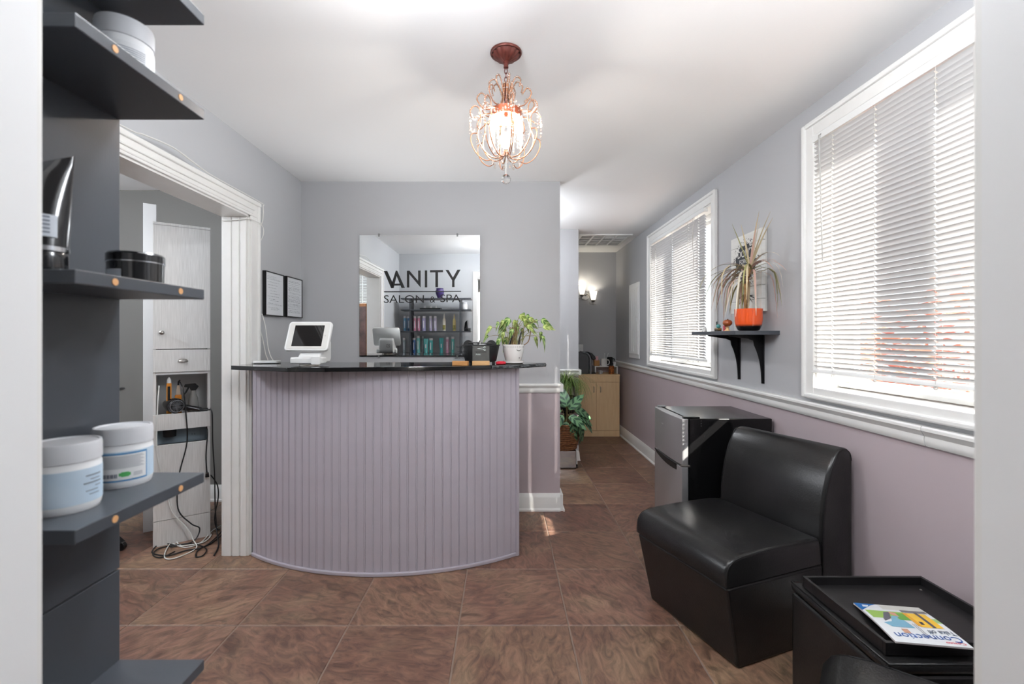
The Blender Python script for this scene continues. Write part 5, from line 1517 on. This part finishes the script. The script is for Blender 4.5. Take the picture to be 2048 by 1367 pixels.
obj('toggle', MB().obox((0, -0.009, 0.058), (0.009, 0.012, 0.022), 0, 0.4), M_white, sw_)
sn_ = thing('wall_sconce', 'brushed nickel wall sconce with two frosted glass shades', 'lamp', (1.10, 6.19, 1.79))
obj('back_plate', MB().prism([(0.06 * math.cos(t), 0.045 + 0.06 * math.sin(t)) for t in [2 * math.pi * k / 24 for k in range(24)]], -0.016, 0, 'Y'), M_chrome, sn_, bevel=0.004)
M_shade = mat('lit frosted glass', (250, 246, 236), 0.5, emit=((255, 246, 228), 0.9))
for x, z in ((-0.055, 0.028), (0.098, -0.045)):
    obj('arm', MB().tube(spline([(0, -0.016, 0.045), (x * 0.35, -0.06, 0.06), (x * 0.75, -0.085, z + 0.02), (x * 0.9, -0.09, z - 0.02), (x, -0.09, z - 0.03), (x, -0.09, z)], 6), 0.006, 8), M_chrome, sn_, auto=0)
    obj('arm_scroll', MB().tube(spline([(x - 0.05, -0.085, z + 0.0), (x - 0.04, -0.088, z - 0.022), (x, -0.09, z - 0.031), (x + 0.04, -0.09, z - 0.028)], 5), 0.0045, 8), M_chrome, sn_, auto=0)
    obj('cup', MB().lathe([(0, 0), (0.014, 0.0), (0.027, 0.014), (0.030, 0.026), (0, 0.026)], 24, (x, -0.09, z)), M_chrome, sn_, auto=40)
    obj('shade', MB().lathe([(0.026, 0.024), (0.036, 0.06), (0.052, 0.145), (0.049, 0.145), (0.033, 0.06), (0.022, 0.026)], 28, (x, -0.09, z)), M_shade, sn_, auto=50)
    pl = bpy.data.lights.new('sconce_bulb', 'POINT'); pl.energy = 0.8; pl.color = (1.0, 0.94, 0.84); pl.shadow_soft_size = 0.02
    plo = bpy.data.objects.new('sconce_bulb', pl); C.objects.link(plo); plo.parent = sn_; plo.location = (x, -0.09, z + 0.12)

# coffee corner
kc = thing('maple_cabinet', 'two door maple veneer cabinet at the end of the passage', 'cabinet', (1.185, 6.01, 0))
M_map = mat('maple veneer', (244, 212, 166), 0.45, noise=(5, (236, 200, 152), 0.7), stretch=(9, 9, 1))
x0, x1 = -0.30, 0.298
obj('carcass', MB().box(x0, x1, -0.16, 0.178, 0.0, 0.78), M_map, kc)
obj('top', MB().box(x0 - 0.003, x1 + 0.003, -0.178, 0.178, 0.775, 0.797), M_map, kc, bevel=0.002)
obj('apron', MB().box(x0, x1, -0.174, -0.16, 0.70, 0.774), M_map, kc)
for a, b, hx_ in ((x0 + 0.001, -0.0025, -0.035), (0.0015, x1 - 0.001, 0.05)):
    dd = obj('door', MB().box(a, b, -0.176, -0.161, 0.078, 0.696), M_map, kc, bevel=0.001)
    obj('handle', MB().tube([(hx_, -0.176, 0.64), (hx_, -0.196, 0.635), (hx_, -0.196, 0.575), (hx_, -0.176, 0.57)], 0.004, 8), M_chrome, dd)
obj('plinth', MB().box(x0, x1, -0.172, -0.160, 0, 0.074), M_map, kc)
cm = thing('coffee_machine', 'black pod coffee machine with grey arch on the maple cabinet', 'coffee machine', (1.075, 6.0, 0.797))
M_cg = mat('dark grey plastic', (84, 86, 88), 0.4)
obj('body', MB().prism([(-0.14, 0), (0.03, 0), (0.03, 0.21), (0.0, 0.265), (-0.08, 0.285), (-0.14, 0.275)], -0.09, 0.09, 'Y'), M_cg, cm, bevel=0.012, seg=3)
obj('arch', MB().prism([(0.035, 0), (0.06, 0), (0.06, 0.19), (0.045, 0.235), (0.0, 0.272), (-0.08, 0.286), (-0.08, 0.294), (0.0, 0.285), (0.02, 0.275), (0.03, 0.225)][:2] + [(0.06, 0.19), (0.045, 0.24), (0.01, 0.275), (-0.06, 0.295), (-0.06, 0.28), (0.0, 0.262), (0.025, 0.232), (0.035, 0.19)], -0.098, 0.098, 'Y'), mat('grey arch plastic', (120, 124, 128), 0.3), cm, bevel=0.004)
obj('brew_head', MB().prism([(0.0, 0.292), (0.07, 0.272), (0.115, 0.225), (0.125, 0.19), (0.085, 0.178), (0.062, 0.20), (0.046, 0.245)], -0.075, 0.075, 'Y'), M_gloss, cm, bevel=0.01, seg=3)
obj('drip_tray', MB().box(0.06, 0.12, -0.07, 0.07, 0, 0.018), M_blackp, cm, bevel=0.003)
rk = thing('riser_shelf', 'small white riser shelf over the cabinet top', 'shelf', (1.345, 6.06, 0.797))
obj('board', MB().box(-0.155, 0.145, -0.1, 0.1, 0.085, 0.098), M_white, rk, bevel=0.002)
for x in (-0.148, 0.138):
    obj('leg', MB().box(x - 0.007, x + 0.007, -0.098, 0.098, 0, 0.085), M_white, rk)
RZ = 0.797 + 0.098
def mug(label, loc, m, r=0.041, h=0.095, rot=0.0, handle=True):
    t = thing('mug', label, 'mug', loc, rot, 'mugs by the coffee machine')
    obj('body', MB().lathe([(0, 0), (r * 0.92, 0), (r, 0.005), (r, h), (r * 0.92, h), (r * 0.9, 0.01), (0, 0.01)], 28), m, t, auto=40)
    if handle:
        obj('handle', MB().tube(spline([(r * 0.95, 0, h * 0.82), (r * 1.5, 0, h * 0.8), (r * 1.72, 0, h * 0.5), (r * 1.45, 0, h * 0.2), (r * 0.95, 0, h * 0.2)], 5), 0.006, 8), m, t, auto=0)
    return t
mug('white mug holding stirrers on the riser shelf', (1.325, 6.03, RZ), M_cer)
mug('black mug on the riser shelf', (1.408, 6.07, RZ), M_gloss, h=0.115)
M_leo = mat('orange patterned glaze', (214, 126, 62), 0.3, noise=(60, (70, 34, 20), 1.0))
lt_ = thing('patterned_cup', 'tall orange and brown spotted cup under the riser shelf', 'cup', (1.392, 5.90, 0.797))
obj('body', MB().lathe([(0, 0), (0.034, 0), (0.036, 0.004), (0.033, 0.105), (0.030, 0.105), (0.030, 0.01), (0, 0.01)], 28), M_leo, lt_, auto=40)
obj('rim', MB().lathe([(0.033, 0.1045), (0.0337, 0.107), (0.030, 0.107), (0.0295, 0.1045)], 28), mat('brown rim', (120, 66, 34), 0.3), lt_, auto=40)
mug('small clear glass mug on the cabinet top beside the coffee machine', (1.247, 5.90, 0.797), mat('pale glass', (214, 216, 218), 0.1, trans=0.4), r=0.02, h=0.05, rot=0.3)
cu_ = thing('paper_cup', 'small white cup at the right end of the riser shelf', 'cup', (1.465, 6.03, RZ))
obj('body', MB().lathe([(0, 0), (0.014, 0), (0.02, 0.05), (0.018, 0.05), (0.013, 0.004), (0, 0.004)], 20), M_white, cu_, auto=40)
obj('rim', MB().lathe([(0.0195, 0.0495), (0.0213, 0.051), (0.0195, 0.0525), (0.018, 0.051)], 20), M_white, cu_, auto=40)
for k, (x, lean, nm) in enumerate(((1.318, 0.10, 'left'), (1.335, 0.30, 'right'))):
    t = thing('stirrer', ('left', 'right')[k] + 'ward leaning white stirrer stick in the white mug', 'stirrer', (x, 6.03, RZ + 0.012), 0, 'stirrers in the white mug')
    obj('stick', MB().tube([(0, 0, 0), (lean * 0.14, 0, 0.14)], 0.0022, 6), M_white, t, auto=0)
    obj('paddle', MB().obox((lean * 0.15, 0, 0.148), (0.007, 0.002, 0.016), 0, 0), M_white, t)
sb = thing('sugar_box', 'house shaped wooden box of pink sugar packets on the riser', 'box', (1.228, 6.04, RZ))
obj('box', MB().prism([(-0.034, 0), (0.034, 0), (0.034, 0.075), (0.0, 0.125), (-0.034, 0.075)], 0.02, 0.032, 'Y').box(-0.034, 0.034, -0.032, 0.02, 0, 0.072), MATS['brown beech wood'], sb, bevel=0.002)
for k in range(3):
    obj('packet', MB().obox((-0.012 + 0.013 * k, -0.01, 0.098), (0.012, 0.002, 0.06), 0.0, 0.2 * (k - 1)), mat('pink packet', (232, 184, 190), 0.6), sb)

# ------------------------------------------------------------------ plants in the passage
st = thing('plant_stand', 'low polished steel box stand with a white bracket foot', 'stand', (0.58, 4.52, 0))
M_mir = mat('polished steel', (196, 196, 198), 0.08, 1.0)
obj('front_plate', MB().box(-0.13, 0.118, -0.11, -0.104, 0.012, 0.168), M_mir, st, bevel=0.001)
obj('frame', MB().box(-0.13, 0.118, -0.104, 0.11, 0.150, 0.168).box(-0.13, -0.118, -0.104, 0.11, 0.0, 0.150).box(0.106, 0.118, -0.104, 0.11, 0.0, 0.150), M_blackm, st)
obj('shelf_plate', MB().box(-0.13, 0.118, -0.11, 0.11, 0.168, 0.174), M_mir, st)
obj('bracket', MB().prism([(0.122, 0.04), (0.134, 0.04), (0.134, 0.075), (0.168, 0.075), (0.160, 0.087), (0.152, 0.16), (0.146, 0.172), (0.122, 0.172)], -0.10, -0.06, 'Y'), M_white, st, bevel=0.003)
obj('bracket_foot', MB().box(0.121, 0.135, -0.101, -0.059, 0.008, 0.042), M_blackp, st)
wk = thing('wicker_basket', 'brown woven wicker basket holding the prayer plant', 'basket', (0.585, 4.52, 0.175))
M_wick = mat('brown wicker', (150, 100, 62), 0.6, noise=(50, (112, 70, 42), 1.0))
nv = 30
for j in range(13):
    z = 0.012 + 0.0195 * j
    R = 0.115 + 0.035 * math.sin(math.pi * (0.12 + 0.6 * j / 12))
    p = [((R + 0.004 * (1 if (i + j) % 2 else -1)) * math.cos(2 * math.pi * i / nv), (R + 0.004 * (1 if (i + j) % 2 else -1)) * math.sin(2 * math.pi * i / nv), z) for i in range(nv)]
    obj('weave', MB().tube(p, 0.0095, 6, True), M_wick, wk, auto=0)
obj('liner', MB().lathe([(0, 0.004), (0.11, 0.004), (0.135, 0.12), (0.135, 0.22), (0, 0.22)], 24), mat('dark liner', (58, 40, 28), 0.8), wk, auto=50)
M_mar = leaf_mat('prayer plant leaf', (34, 70, 48), (104, 146, 104), 190.0, 0.55, 0.0, 0.004)
mar = leaf_mesh('prayer_leaf', [0.006, 0.028, 0.041, 0.047, 0.047, 0.042, 0.028, 0.001], 0.12, 1.6, 0.125)
pp_ = thing('prayer_plant', 'prayer plant with dark patterned oval leaves in the wicker basket', 'plant', (0.615, 4.50, 0.40))
q = random.Random(33)
soilp = obj('soil', MB().lathe([(0.125, 0.0), (0, 0.008)], 20), MATS['dark soil'], pp_, auto=60)
lspots = [(0.02, -0.12, 0.17, 0.2, -0.6, 0.5), (0.10, -0.10, 0.16, 0.9, -0.4, 0.2), (0.14, -0.11, 0.10, 1.0, -0.3, 0.15), (0.20, -0.08, 0.06, 1.0, -0.1, -0.1), (0.12, -0.14, 0.03, 0.8, -0.6, -0.5), (0.05, -0.16, 0.05, 0.3, -0.9, -0.4),
          (-0.02, -0.17, 0.06, -0.1, -0.9, -0.5), (-0.06, -0.17, 0.12, -0.3, -0.8, -0.1), (-0.08, -0.15, 0.16, -0.5, -0.6, 0.3), (0.03, -0.16, -0.01, 0.5, -0.8, -0.7), (0.07, -0.17, -0.05, 0.1, -0.7, -0.9), (0.16, -0.13, -0.01, 0.8, -0.4, -0.8),
          (-0.07, -0.16, 0.02, -0.4, -0.8, -0.5), (0.0, -0.13, 0.20, -0.2, -0.5, 0.7), (0.08, -0.06, 0.19, 0.7, 0.2, 0.6), (0.0, 0.02, 0.18, -0.3, 0.6, 0.5), (0.14, 0.0, 0.12, 0.9, 0.3, 0.2), (-0.1, 0.0, 0.14, -0.9, 0.2, 0.3), (0.02, -0.15, 0.11, 0.2, -0.9, 0.1), (0.09, -0.14, 0.09, 0.7, -0.7, -0.1)]
for x, y, z, dx, dy, dz in lspots:
    s_ = q.uniform(0.82, 1.12)
    base = Vector((x * 0.75, y * 0.62, z))
    obj('stem', MB().tube(spline([(x * 0.1, y * 0.1, 0.0), (x * 0.5, y * 0.45, max(z, 0.0) * 0.8 + 0.03), base], 4), 0.003, 5), M_stem, pp_, auto=0)
    place_leaf(mar, M_mar, pp_, base, (dx, dy * 0.5, dz), (q.uniform(-0.3, 0.3), -0.8, 0.75), s_)
ps = thing('plant_pedestal', 'black pedestal behind the wicker basket', 'stand', (0.655, 4.735, 0))
obj('column', MB().lathe([(0, 0.02), (0.03, 0.02), (0.03, 0.50), (0, 0.50)], 20), M_blackm, ps, auto=40)
obj('foot', MB().lathe([(0, 0), (0.09, 0), (0.09, 0.015), (0.03, 0.03), (0, 0.03)], 28), M_blackm, ps, auto=40)
obj('top', MB().lathe([(0, 0.50), (0.085, 0.50), (0.085, 0.515), (0, 0.515)], 28), M_blackm, ps, auto=40)
pt = thing('potted_ponytail_palm', 'grassy green ponytail plant in a black pot behind the corner', 'plant', (0.655, 4.735, 0.515))
obj('pot', MB().lathe([(0, 0), (0.065, 0), (0.082, 0.13), (0.086, 0.13), (0.086, 0.15), (0.078, 0.15), (0.07, 0.03), (0, 0.03)], 28), M_bask, pt, auto=40)
obj('soil', MB().lathe([(0.078, 0.13), (0, 0.135)], 20), MATS['dark soil'], pt, auto=60)
obj('trunk', MB().lathe([(0.03, 0.13), (0.026, 0.16), (0.012, 0.20), (0.011, 0.26), (0, 0.27)], 14), M_trunk, pt, auto=60)
gb = MB()
gr_ = random.Random(8)
for k in range(420):
    az = gr_.uniform(0, 2 * math.pi); el = gr_.uniform(0.5, 1.45); ln = gr_.uniform(0.22, 0.46); sag = gr_.uniform(1.2, 2.9)
    p = Vector((gr_.uniform(-0.012, 0.012), gr_.uniform(-0.012, 0.012), 0.25)); e = el
    nseg = 8
    side = Vector((-math.sin(az), math.cos(az), 0)) * 0.0030
    vs = []
    for i in range(nseg + 1):
        kk = 1 - 0.85 * i / nseg
        vs += [p + side * kk, p - side * kk]
        p = p + Vector((math.cos(e) * math.cos(az), math.cos(e) * math.sin(az), math.sin(e))) * (ln / nseg)
        e -= sag / nseg * (1.5 if e > -1.2 else 0.1)
        if p.y > 0.095: p.y = 0.095
    gb.add(vs, [(2 * i, 2 * i + 1, 2 * i + 3, 2 * i + 2) for i in range(nseg)])
tag(obj('foliage', gb, mat('grassy leaf', (84, 118, 52), 0.5, noise=(9, (134, 150, 76), 0.9)), pt), kind='stuff')

# ------------------------------------------------------------------ the salon next door: styling station, tools, trolley
TL = (-2.13, 2.76, 0)
ta = math.atan2(0.17, 0.24)
tw_ = thing('styling_station', 'white woodgrain styling station tower seen through the doorway', 'cabinet', TL, ta)
M_wg = mat('white woodgrain laminate', (226, 225, 223), 0.5, noise=(14, (206, 205, 202), 0.8), stretch=(14, 14, 0.6))
M_wp = mat('plain white panel', (224, 225, 226), 0.45)
W_, Dp = 0.294, 0.29
obj('side', MB().box(0, 0.015, 0.016, Dp, 0.0, 1.965), M_wg, tw_)
obj('side', MB().box(W_ - 0.015, W_, 0.016, Dp, 0.0, 1.965), M_wg, tw_)
obj('back', MB().box(0.015, W_ - 0.015, Dp - 0.012, Dp, 0.0, 1.965), M_wp, tw_)
obj('top', MB().box(0, W_, 0.0, Dp, 1.965, 1.98), M_wg, tw_)
du_ = obj('door', MB().box(0.001, W_ - 0.001, 0, 0.016, 1.205, 1.963), M_wg, tw_, bevel=0.001)
obj('knob', MB().lathe([(0.006, 0), (0.005, 0.012), (0.013, 0.016), (0.013, 0.022), (0.008, 0.027), (0, 0.028)], 20), M_chrome, du_, loc=(0.045, 0, 1.305), rot=(math.pi / 2, 0, 0), auto=40)
dr_ = obj('drawer', MB().box(0.001, W_ - 0.001, 0, 0.016, 1.062, 1.200), M_wg, tw_, bevel=0.001)
cup = MB().lathe([(0.001, 0.022), (0.014, 0.018), (0.022, 0.009), (0.024, 0.0)], 20, (0, 0, 0), 0, math.pi)
cup.v = [(x * 1.15 + 0.15, -z, y * 0.8 + 1.125) for x, y, z in cup.v]
obj('cup_pull', cup, M_chrome, dr_, auto=60)
obj('divider', MB().box(0.015, W_ - 0.015, 0.016, Dp - 0.012, 1.045, 1.06), M_wp, tw_)
obj('bin_floor', MB().box(0.015, W_ - 0.015, 0.016, Dp - 0.012, 0.715, 0.73), M_wp, tw_)
obj('bin_front', MB().box(0.0, W_, 0.0, 0.015, 0.705, 0.803), M_wg, tw_, bevel=0.001)
obj('slot_back', MB().box(0.015, W_ - 0.015, 0.12, 0.13, 0.60, 0.715), mat('blue grey panel', (140, 156, 166), 0.5), tw_)
ou = obj('outlet', MB().prism(rrect(0.07, 0.10, 0.005, cx=0.205, cy=0.662), 0.113, 0.12, 'Y'), mat('blue grey plate', (150, 166, 176), 0.45), tw_)
obj('socket_face', MB().prism(rrect(0.034, 0.03, 0.008, cx=0.205, cy=0.645), 0.110, 0.113, 'Y').prism(rrect(0.034, 0.03, 0.008, cx=0.205, cy=0.684), 0.110, 0.113, 'Y'), MATS['blue grey plate'], ou)
obj('socket_slots', MB().box(0.197, 0.199, 0.109, 0.111, 0.642, 0.652).box(0.211, 0.213, 0.109, 0.111, 0.642, 0.652), M_blackp, ou)
obj('lower_panel', MB().box(0.001, W_ - 0.001, 0, 0.016, 0.155, 0.615), M_wg, tw_, bevel=0.001)
obj('kick_panel', MB().box(0.001, W_ - 0.001, 0.0, 0.012, 0.0, 0.152), M_wg, tw_)
obj('mirror_board', MB().box(-0.063, 0.006, 0.305, 0.335, 0.0, 2.154), M_wp, tw_, bevel=0.001)
obj('tool_holder', MB().lathe([(0.0, 0.655), (0.034, 0.655), (0.036, 0.705), (0, 0.705)], 24, (0.082, 0.06, 0)), mat('perforated black metal', (30, 30, 31), 0.35, 0.4), tw_, auto=40)
Rt = Matrix.Rotation(ta, 3, 'Z')
def tw(x, y, z): return tuple(Rt @ Vector((x, y, z)) + Vector(TL))
hd = thing('hair_dryer', 'black hair dryer lying on the station bin', 'hair dryer', tw(0.13, 0.03, 0.803), ta)
obj('barrel', MB().lathe([(0.0, -0.03), (0.040, -0.03), (0.046, -0.02), (0.048, 0.02), (0.042, 0.06), (0.036, 0.10), (0.030, 0.13), (0, 0.13)], 28), M_gloss, hd, loc=(-0.02, 0.0, 0.046), rot=(-math.pi / 2, 0, 0.3), auto=40)
gr = MB().lathe([(0.036, 0.0), (0.039, 0.004), (0.034, 0.004)], 24)
for k in range(12):
    a = math.pi * k / 12
    gr.box(-0.001, 0.001, -0.034, 0.034, 0.001, 0.003) if k == 0 else gr.add([(0.034 * math.cos(a + d), 0.034 * math.sin(a + d), 0.003) for d in (0, 0.05, math.pi, math.pi + 0.05)], [(0, 1, 2, 3)])
obj('intake_grille', gr, mat('grey grille', (110, 112, 116), 0.4), hd, loc=(-0.0112, -0.0296, 0.046), rot=(math.pi / 2, 0, 0.3), auto=60)
obj('handle', MB().tube(spline([(0.01, 0.0, 0.035), (0.06, -0.012, 0.025), (0.11, -0.014, 0.010), (0.15, -0.012, 0.006)], 5), [0.019] * 5 + [0.017] * 6 + [0.013] * 5, 10), M_gloss, hd, auto=0)
obj('hanging_loop', MB().tube([(0.155 + 0.012 * math.cos(t), -0.012, 0.014 + 0.006 * math.sin(t)) for t in [2 * math.pi * k / 12 for k in range(12)]], 0.0018, 6, True), M_blackp, hd, auto=0)
spb = thing('spray_bottle', 'clear spray bottle with black trigger in the station niche', 'bottle', tw(0.205, 0.12, 0.73), ta)
obj('body', MB().lathe([(0, 0), (0.030, 0), (0.032, 0.01), (0.032, 0.10), (0.026, 0.15), (0.015, 0.18), (0.014, 0.20), (0, 0.20)], 24), mat('clear bottle plastic', (208, 208, 206), 0.1, trans=0.6), spb, auto=40)
hdm = obj('trigger_head', MB().prism([(-0.05, 0.225), (-0.045, 0.242), (0.01, 0.246), (0.03, 0.225), (0.014, 0.2), (-0.014, 0.2), (-0.02, 0.22)], -0.012, 0.012, 'Y'), M_blackp, spb, bevel=0.003)
obj('trigger', MB().prism([(-0.03, 0.222), (-0.02, 0.222), (-0.034, 0.19), (-0.046, 0.175), (-0.05, 0.18)], -0.006, 0.006, 'Y'), M_blackp, hdm)
fi = thing('flat_iron', 'orange hair straightener standing in the station niche', 'hair straightener', tw(0.078, 0.06, 0.73), ta)
M_or = mat('orange plastic', (216, 138, 50), 0.35)
obj('arm', MB().prism(rrect(0.026, 0.26, 0.006, cx=0, cy=0.13), -0.012, 0.0, 'Y'), M_or, fi, bevel=0.003)
obj('arm', MB().prism(rrect(0.026, 0.26, 0.006, cx=0, cy=0.13), 0.003, 0.015, 'Y'), M_or, fi, bevel=0.003)
obj('inlay', MB().box(-0.007, 0.007, -0.0135, -0.012, 0.14, 0.24), M_blackp, fi)
obj('hinge_cap', MB().lathe([(0.0, 0.26), (0.012, 0.26), (0.011, 0.28), (0.004, 0.295), (0, 0.295)], 14), M_white, fi, auto=40)
ci = thing('hair_clipper', 'small orange and clear clipper behind the hair dryer', 'clipper', tw(0.125, 0.10, 0.73), ta)
obj('body', MB().prism(rrect(0.036, 0.18, 0.008, cx=0, cy=0.09), -0.014, 0.014, 'Y'), M_or, ci, bevel=0.004)
obj('head', MB().prism([(-0.012, 0.18), (0.012, 0.18), (0.008, 0.24), (-0.006, 0.24)], -0.009, 0.009, 'Y'), mat('pale clear plastic', (222, 206, 186), 0.25), ci)
obj('cord_grip', MB().tube([(0.0, 0, 0.238), (0.002, -0.004, 0.262), (0.008, -0.012, 0.272)], 0.0045, 8), M_blackp, ci)
bc = mat('black cable', (24, 24, 25), 0.45)
def fp(px, py):                                          # floor point under a photo pixel
    Y = 1164.8 / (py - 673)
    return ((px - 1008) / 910 * Y, Y, 0.006)
cable('black cord from the hair clipper down the front of the station', [tw(0.13, 0.08, 1.0), tw(0.15, -0.01, 0.95), tw(0.165, -0.02, 0.80), tw(0.17, -0.02, 0.62), tw(0.13, -0.025, 0.42), tw(0.125, -0.03, 0.22), tw(0.19, -0.05, 0.12), tw(0.235, -0.06, 0.08), tw(0.2, -0.09, 0.02), (fp(345, 1092)), fp(318, 1098), fp(306, 1110), fp(322, 1116), fp(350, 1104)], 0.0038, bc)
cable('black cord hanging from the hair dryer at the right edge of the station', [tw(0.285, 0.02, 0.81), tw(0.302, -0.02, 0.79), tw(0.305, -0.03, 0.6), tw(0.315, -0.03, 0.4), tw(0.318, -0.035, 0.2), tw(0.325, -0.06, 0.05), fp(437, 1092), fp(428, 1112)], 0.004, bc)
cable('short black cord with a plug dangling beside the station', [tw(0.275, 0.05, 0.70), tw(0.278, -0.012, 0.66), tw(0.27, -0.015, 0.52), tw(0.275, -0.02, 0.41)], 0.0036, bc)
pg = thing('power_plug', 'black plug on the dangling cord beside the station', 'plug', tw(0.276, -0.02, 0.385), ta)
obj('body', MB().prism([(-0.008, 0.03), (0.008, 0.03), (0.011, 0.0), (-0.011, 0.0)], -0.008, 0.008, 'Y'), M_blackp, pg, bevel=0.003)
obj('prong', MB().box(-0.006, -0.004, -0.002, 0.002, -0.014, 0.0), M_chrome, pg)
obj('prong', MB().box(0.004, 0.006, -0.002, 0.002, -0.014, 0.0), M_chrome, pg)
cable('white cord running down the station and over the floor', [tw(0.03, 0.02, 0.98), tw(0.022, -0.008, 0.80), tw(0.02, -0.01, 0.60), tw(0.04, -0.012, 0.45), tw(0.075, -0.02, 0.3), tw(0.10, -0.03, 0.2), tw(0.17, -0.06, 0.10), tw(0.20, -0.08, 0.03), fp(392, 1098), fp(352, 1117), fp(330, 1117), fp(334, 1098), fp(350, 1080), fp(362, 1092), fp(405, 1086), fp(422, 1072), fp(418, 1066)], 0.0034, wc)
cable('white cord looping over the floor towards the doorway', [fp(345, 1088), fp(372, 1096), fp(402, 1086), fp(425, 1062), fp(447, 1050), fp(462, 1046)], 0.0034, wc)
cable('tangle of black cord on the floor before the station', [fp(352, 1092), fp(322, 1088), fp(304, 1106), fp(335, 1112), fp(372, 1102), fp(405, 1096), fp(430, 1078), fp(448, 1058)], 0.0038, bc)
cable('black cord loop on the floor beside the white cord', [fp(340, 1096), fp(380, 1088), fp(412, 1098), fp(406, 1112), fp(392, 1114), fp(398, 1100), fp(425, 1086), fp(446, 1068), fp(452, 1054)], 0.0038, bc)
cable('black cord curving out from behind the station', [tw(0.30, 0.12, 0.36), tw(0.335, 0.08, 0.30), tw(0.34, 0.06, 0.22), tw(0.32, 0.05, 0.10), tw(0.33, 0.06, 0.02), fp(440, 1060)], 0.0038, bc)
tro = thing('salon_trolley', 'black salon trolley on casters mostly behind the shelf', 'trolley', (-2.52, 2.66, 0))
for x in (-0.165, 0.165):
    for y in (-0.10, 0.07):
        obj('post', MB().cyl((x, y, 0.10), (x, y, 0.97), 0.010, n=10), M_blackp, tro)
        cx_ = x + 0.06 * (1 if x > 0 else -1)
        cs = obj('caster', MB().cyl((cx_, y - 0.012, 0.027), (cx_, y + 0.012, 0.027), 0.027, n=20), M_gloss, tro, bevel=0.004)
        obj('caster_fork', MB().prism([(x - 0.012, 0.10), (x + 0.012, 0.10), (cx_ + 0.012, 0.05), (cx_ - 0.010, 0.04)], y - 0.016, y + 0.016, 'Y'), M_blackp, cs, bevel=0.002)
for z in (0.10, 0.52, 0.94):
    obj('tray', MB().box(-0.175, 0.175, -0.11, 0.08, z, z + 0.012).box(-0.175, 0.175, -0.11, -0.102, z + 0.012, z + 0.05).box(-0.175, 0.175, 0.072, 0.08, z + 0.012, z + 0.05).box(-0.175, -0.167, -0.102, 0.072, z + 0.012, z + 0.05).box(0.167, 0.175, -0.102, 0.072, z + 0.012, z + 0.05), M_blackp, tro)
obj('handle', MB().tube(spline([(0.172, -0.09, 0.965), (0.255, -0.08, 0.972), (0.268, -0.01, 0.972), (0.255, 0.05, 0.972), (0.172, 0.06, 0.965)], 5), 0.008, 8), M_blackp, tro, auto=0)
bw = thing('wooden_display_board', 'tall orange brown wooden board with a dark picture, seen in the mirror', 'board', (-1.92, 0.95, 0), math.radians(12))
obj('board', MB().box(-0.16, 0.16, -0.02, 0.02, 0.0, 1.70), mat('orange brown wood', (168, 108, 50), 0.45, noise=(8, (140, 84, 36), 0.7), stretch=(8, 8, 1)), bw, bevel=0.004)
obj('picture', MB().box(-0.02, 0.158, 0.02, 0.024, 0.9, 1.66), mat('dark picture', (70, 54, 52), 0.5, noise=(9, (120, 90, 84), 0.8)), bw)

tag(bpy.data.objects['ground'], kind='structure')
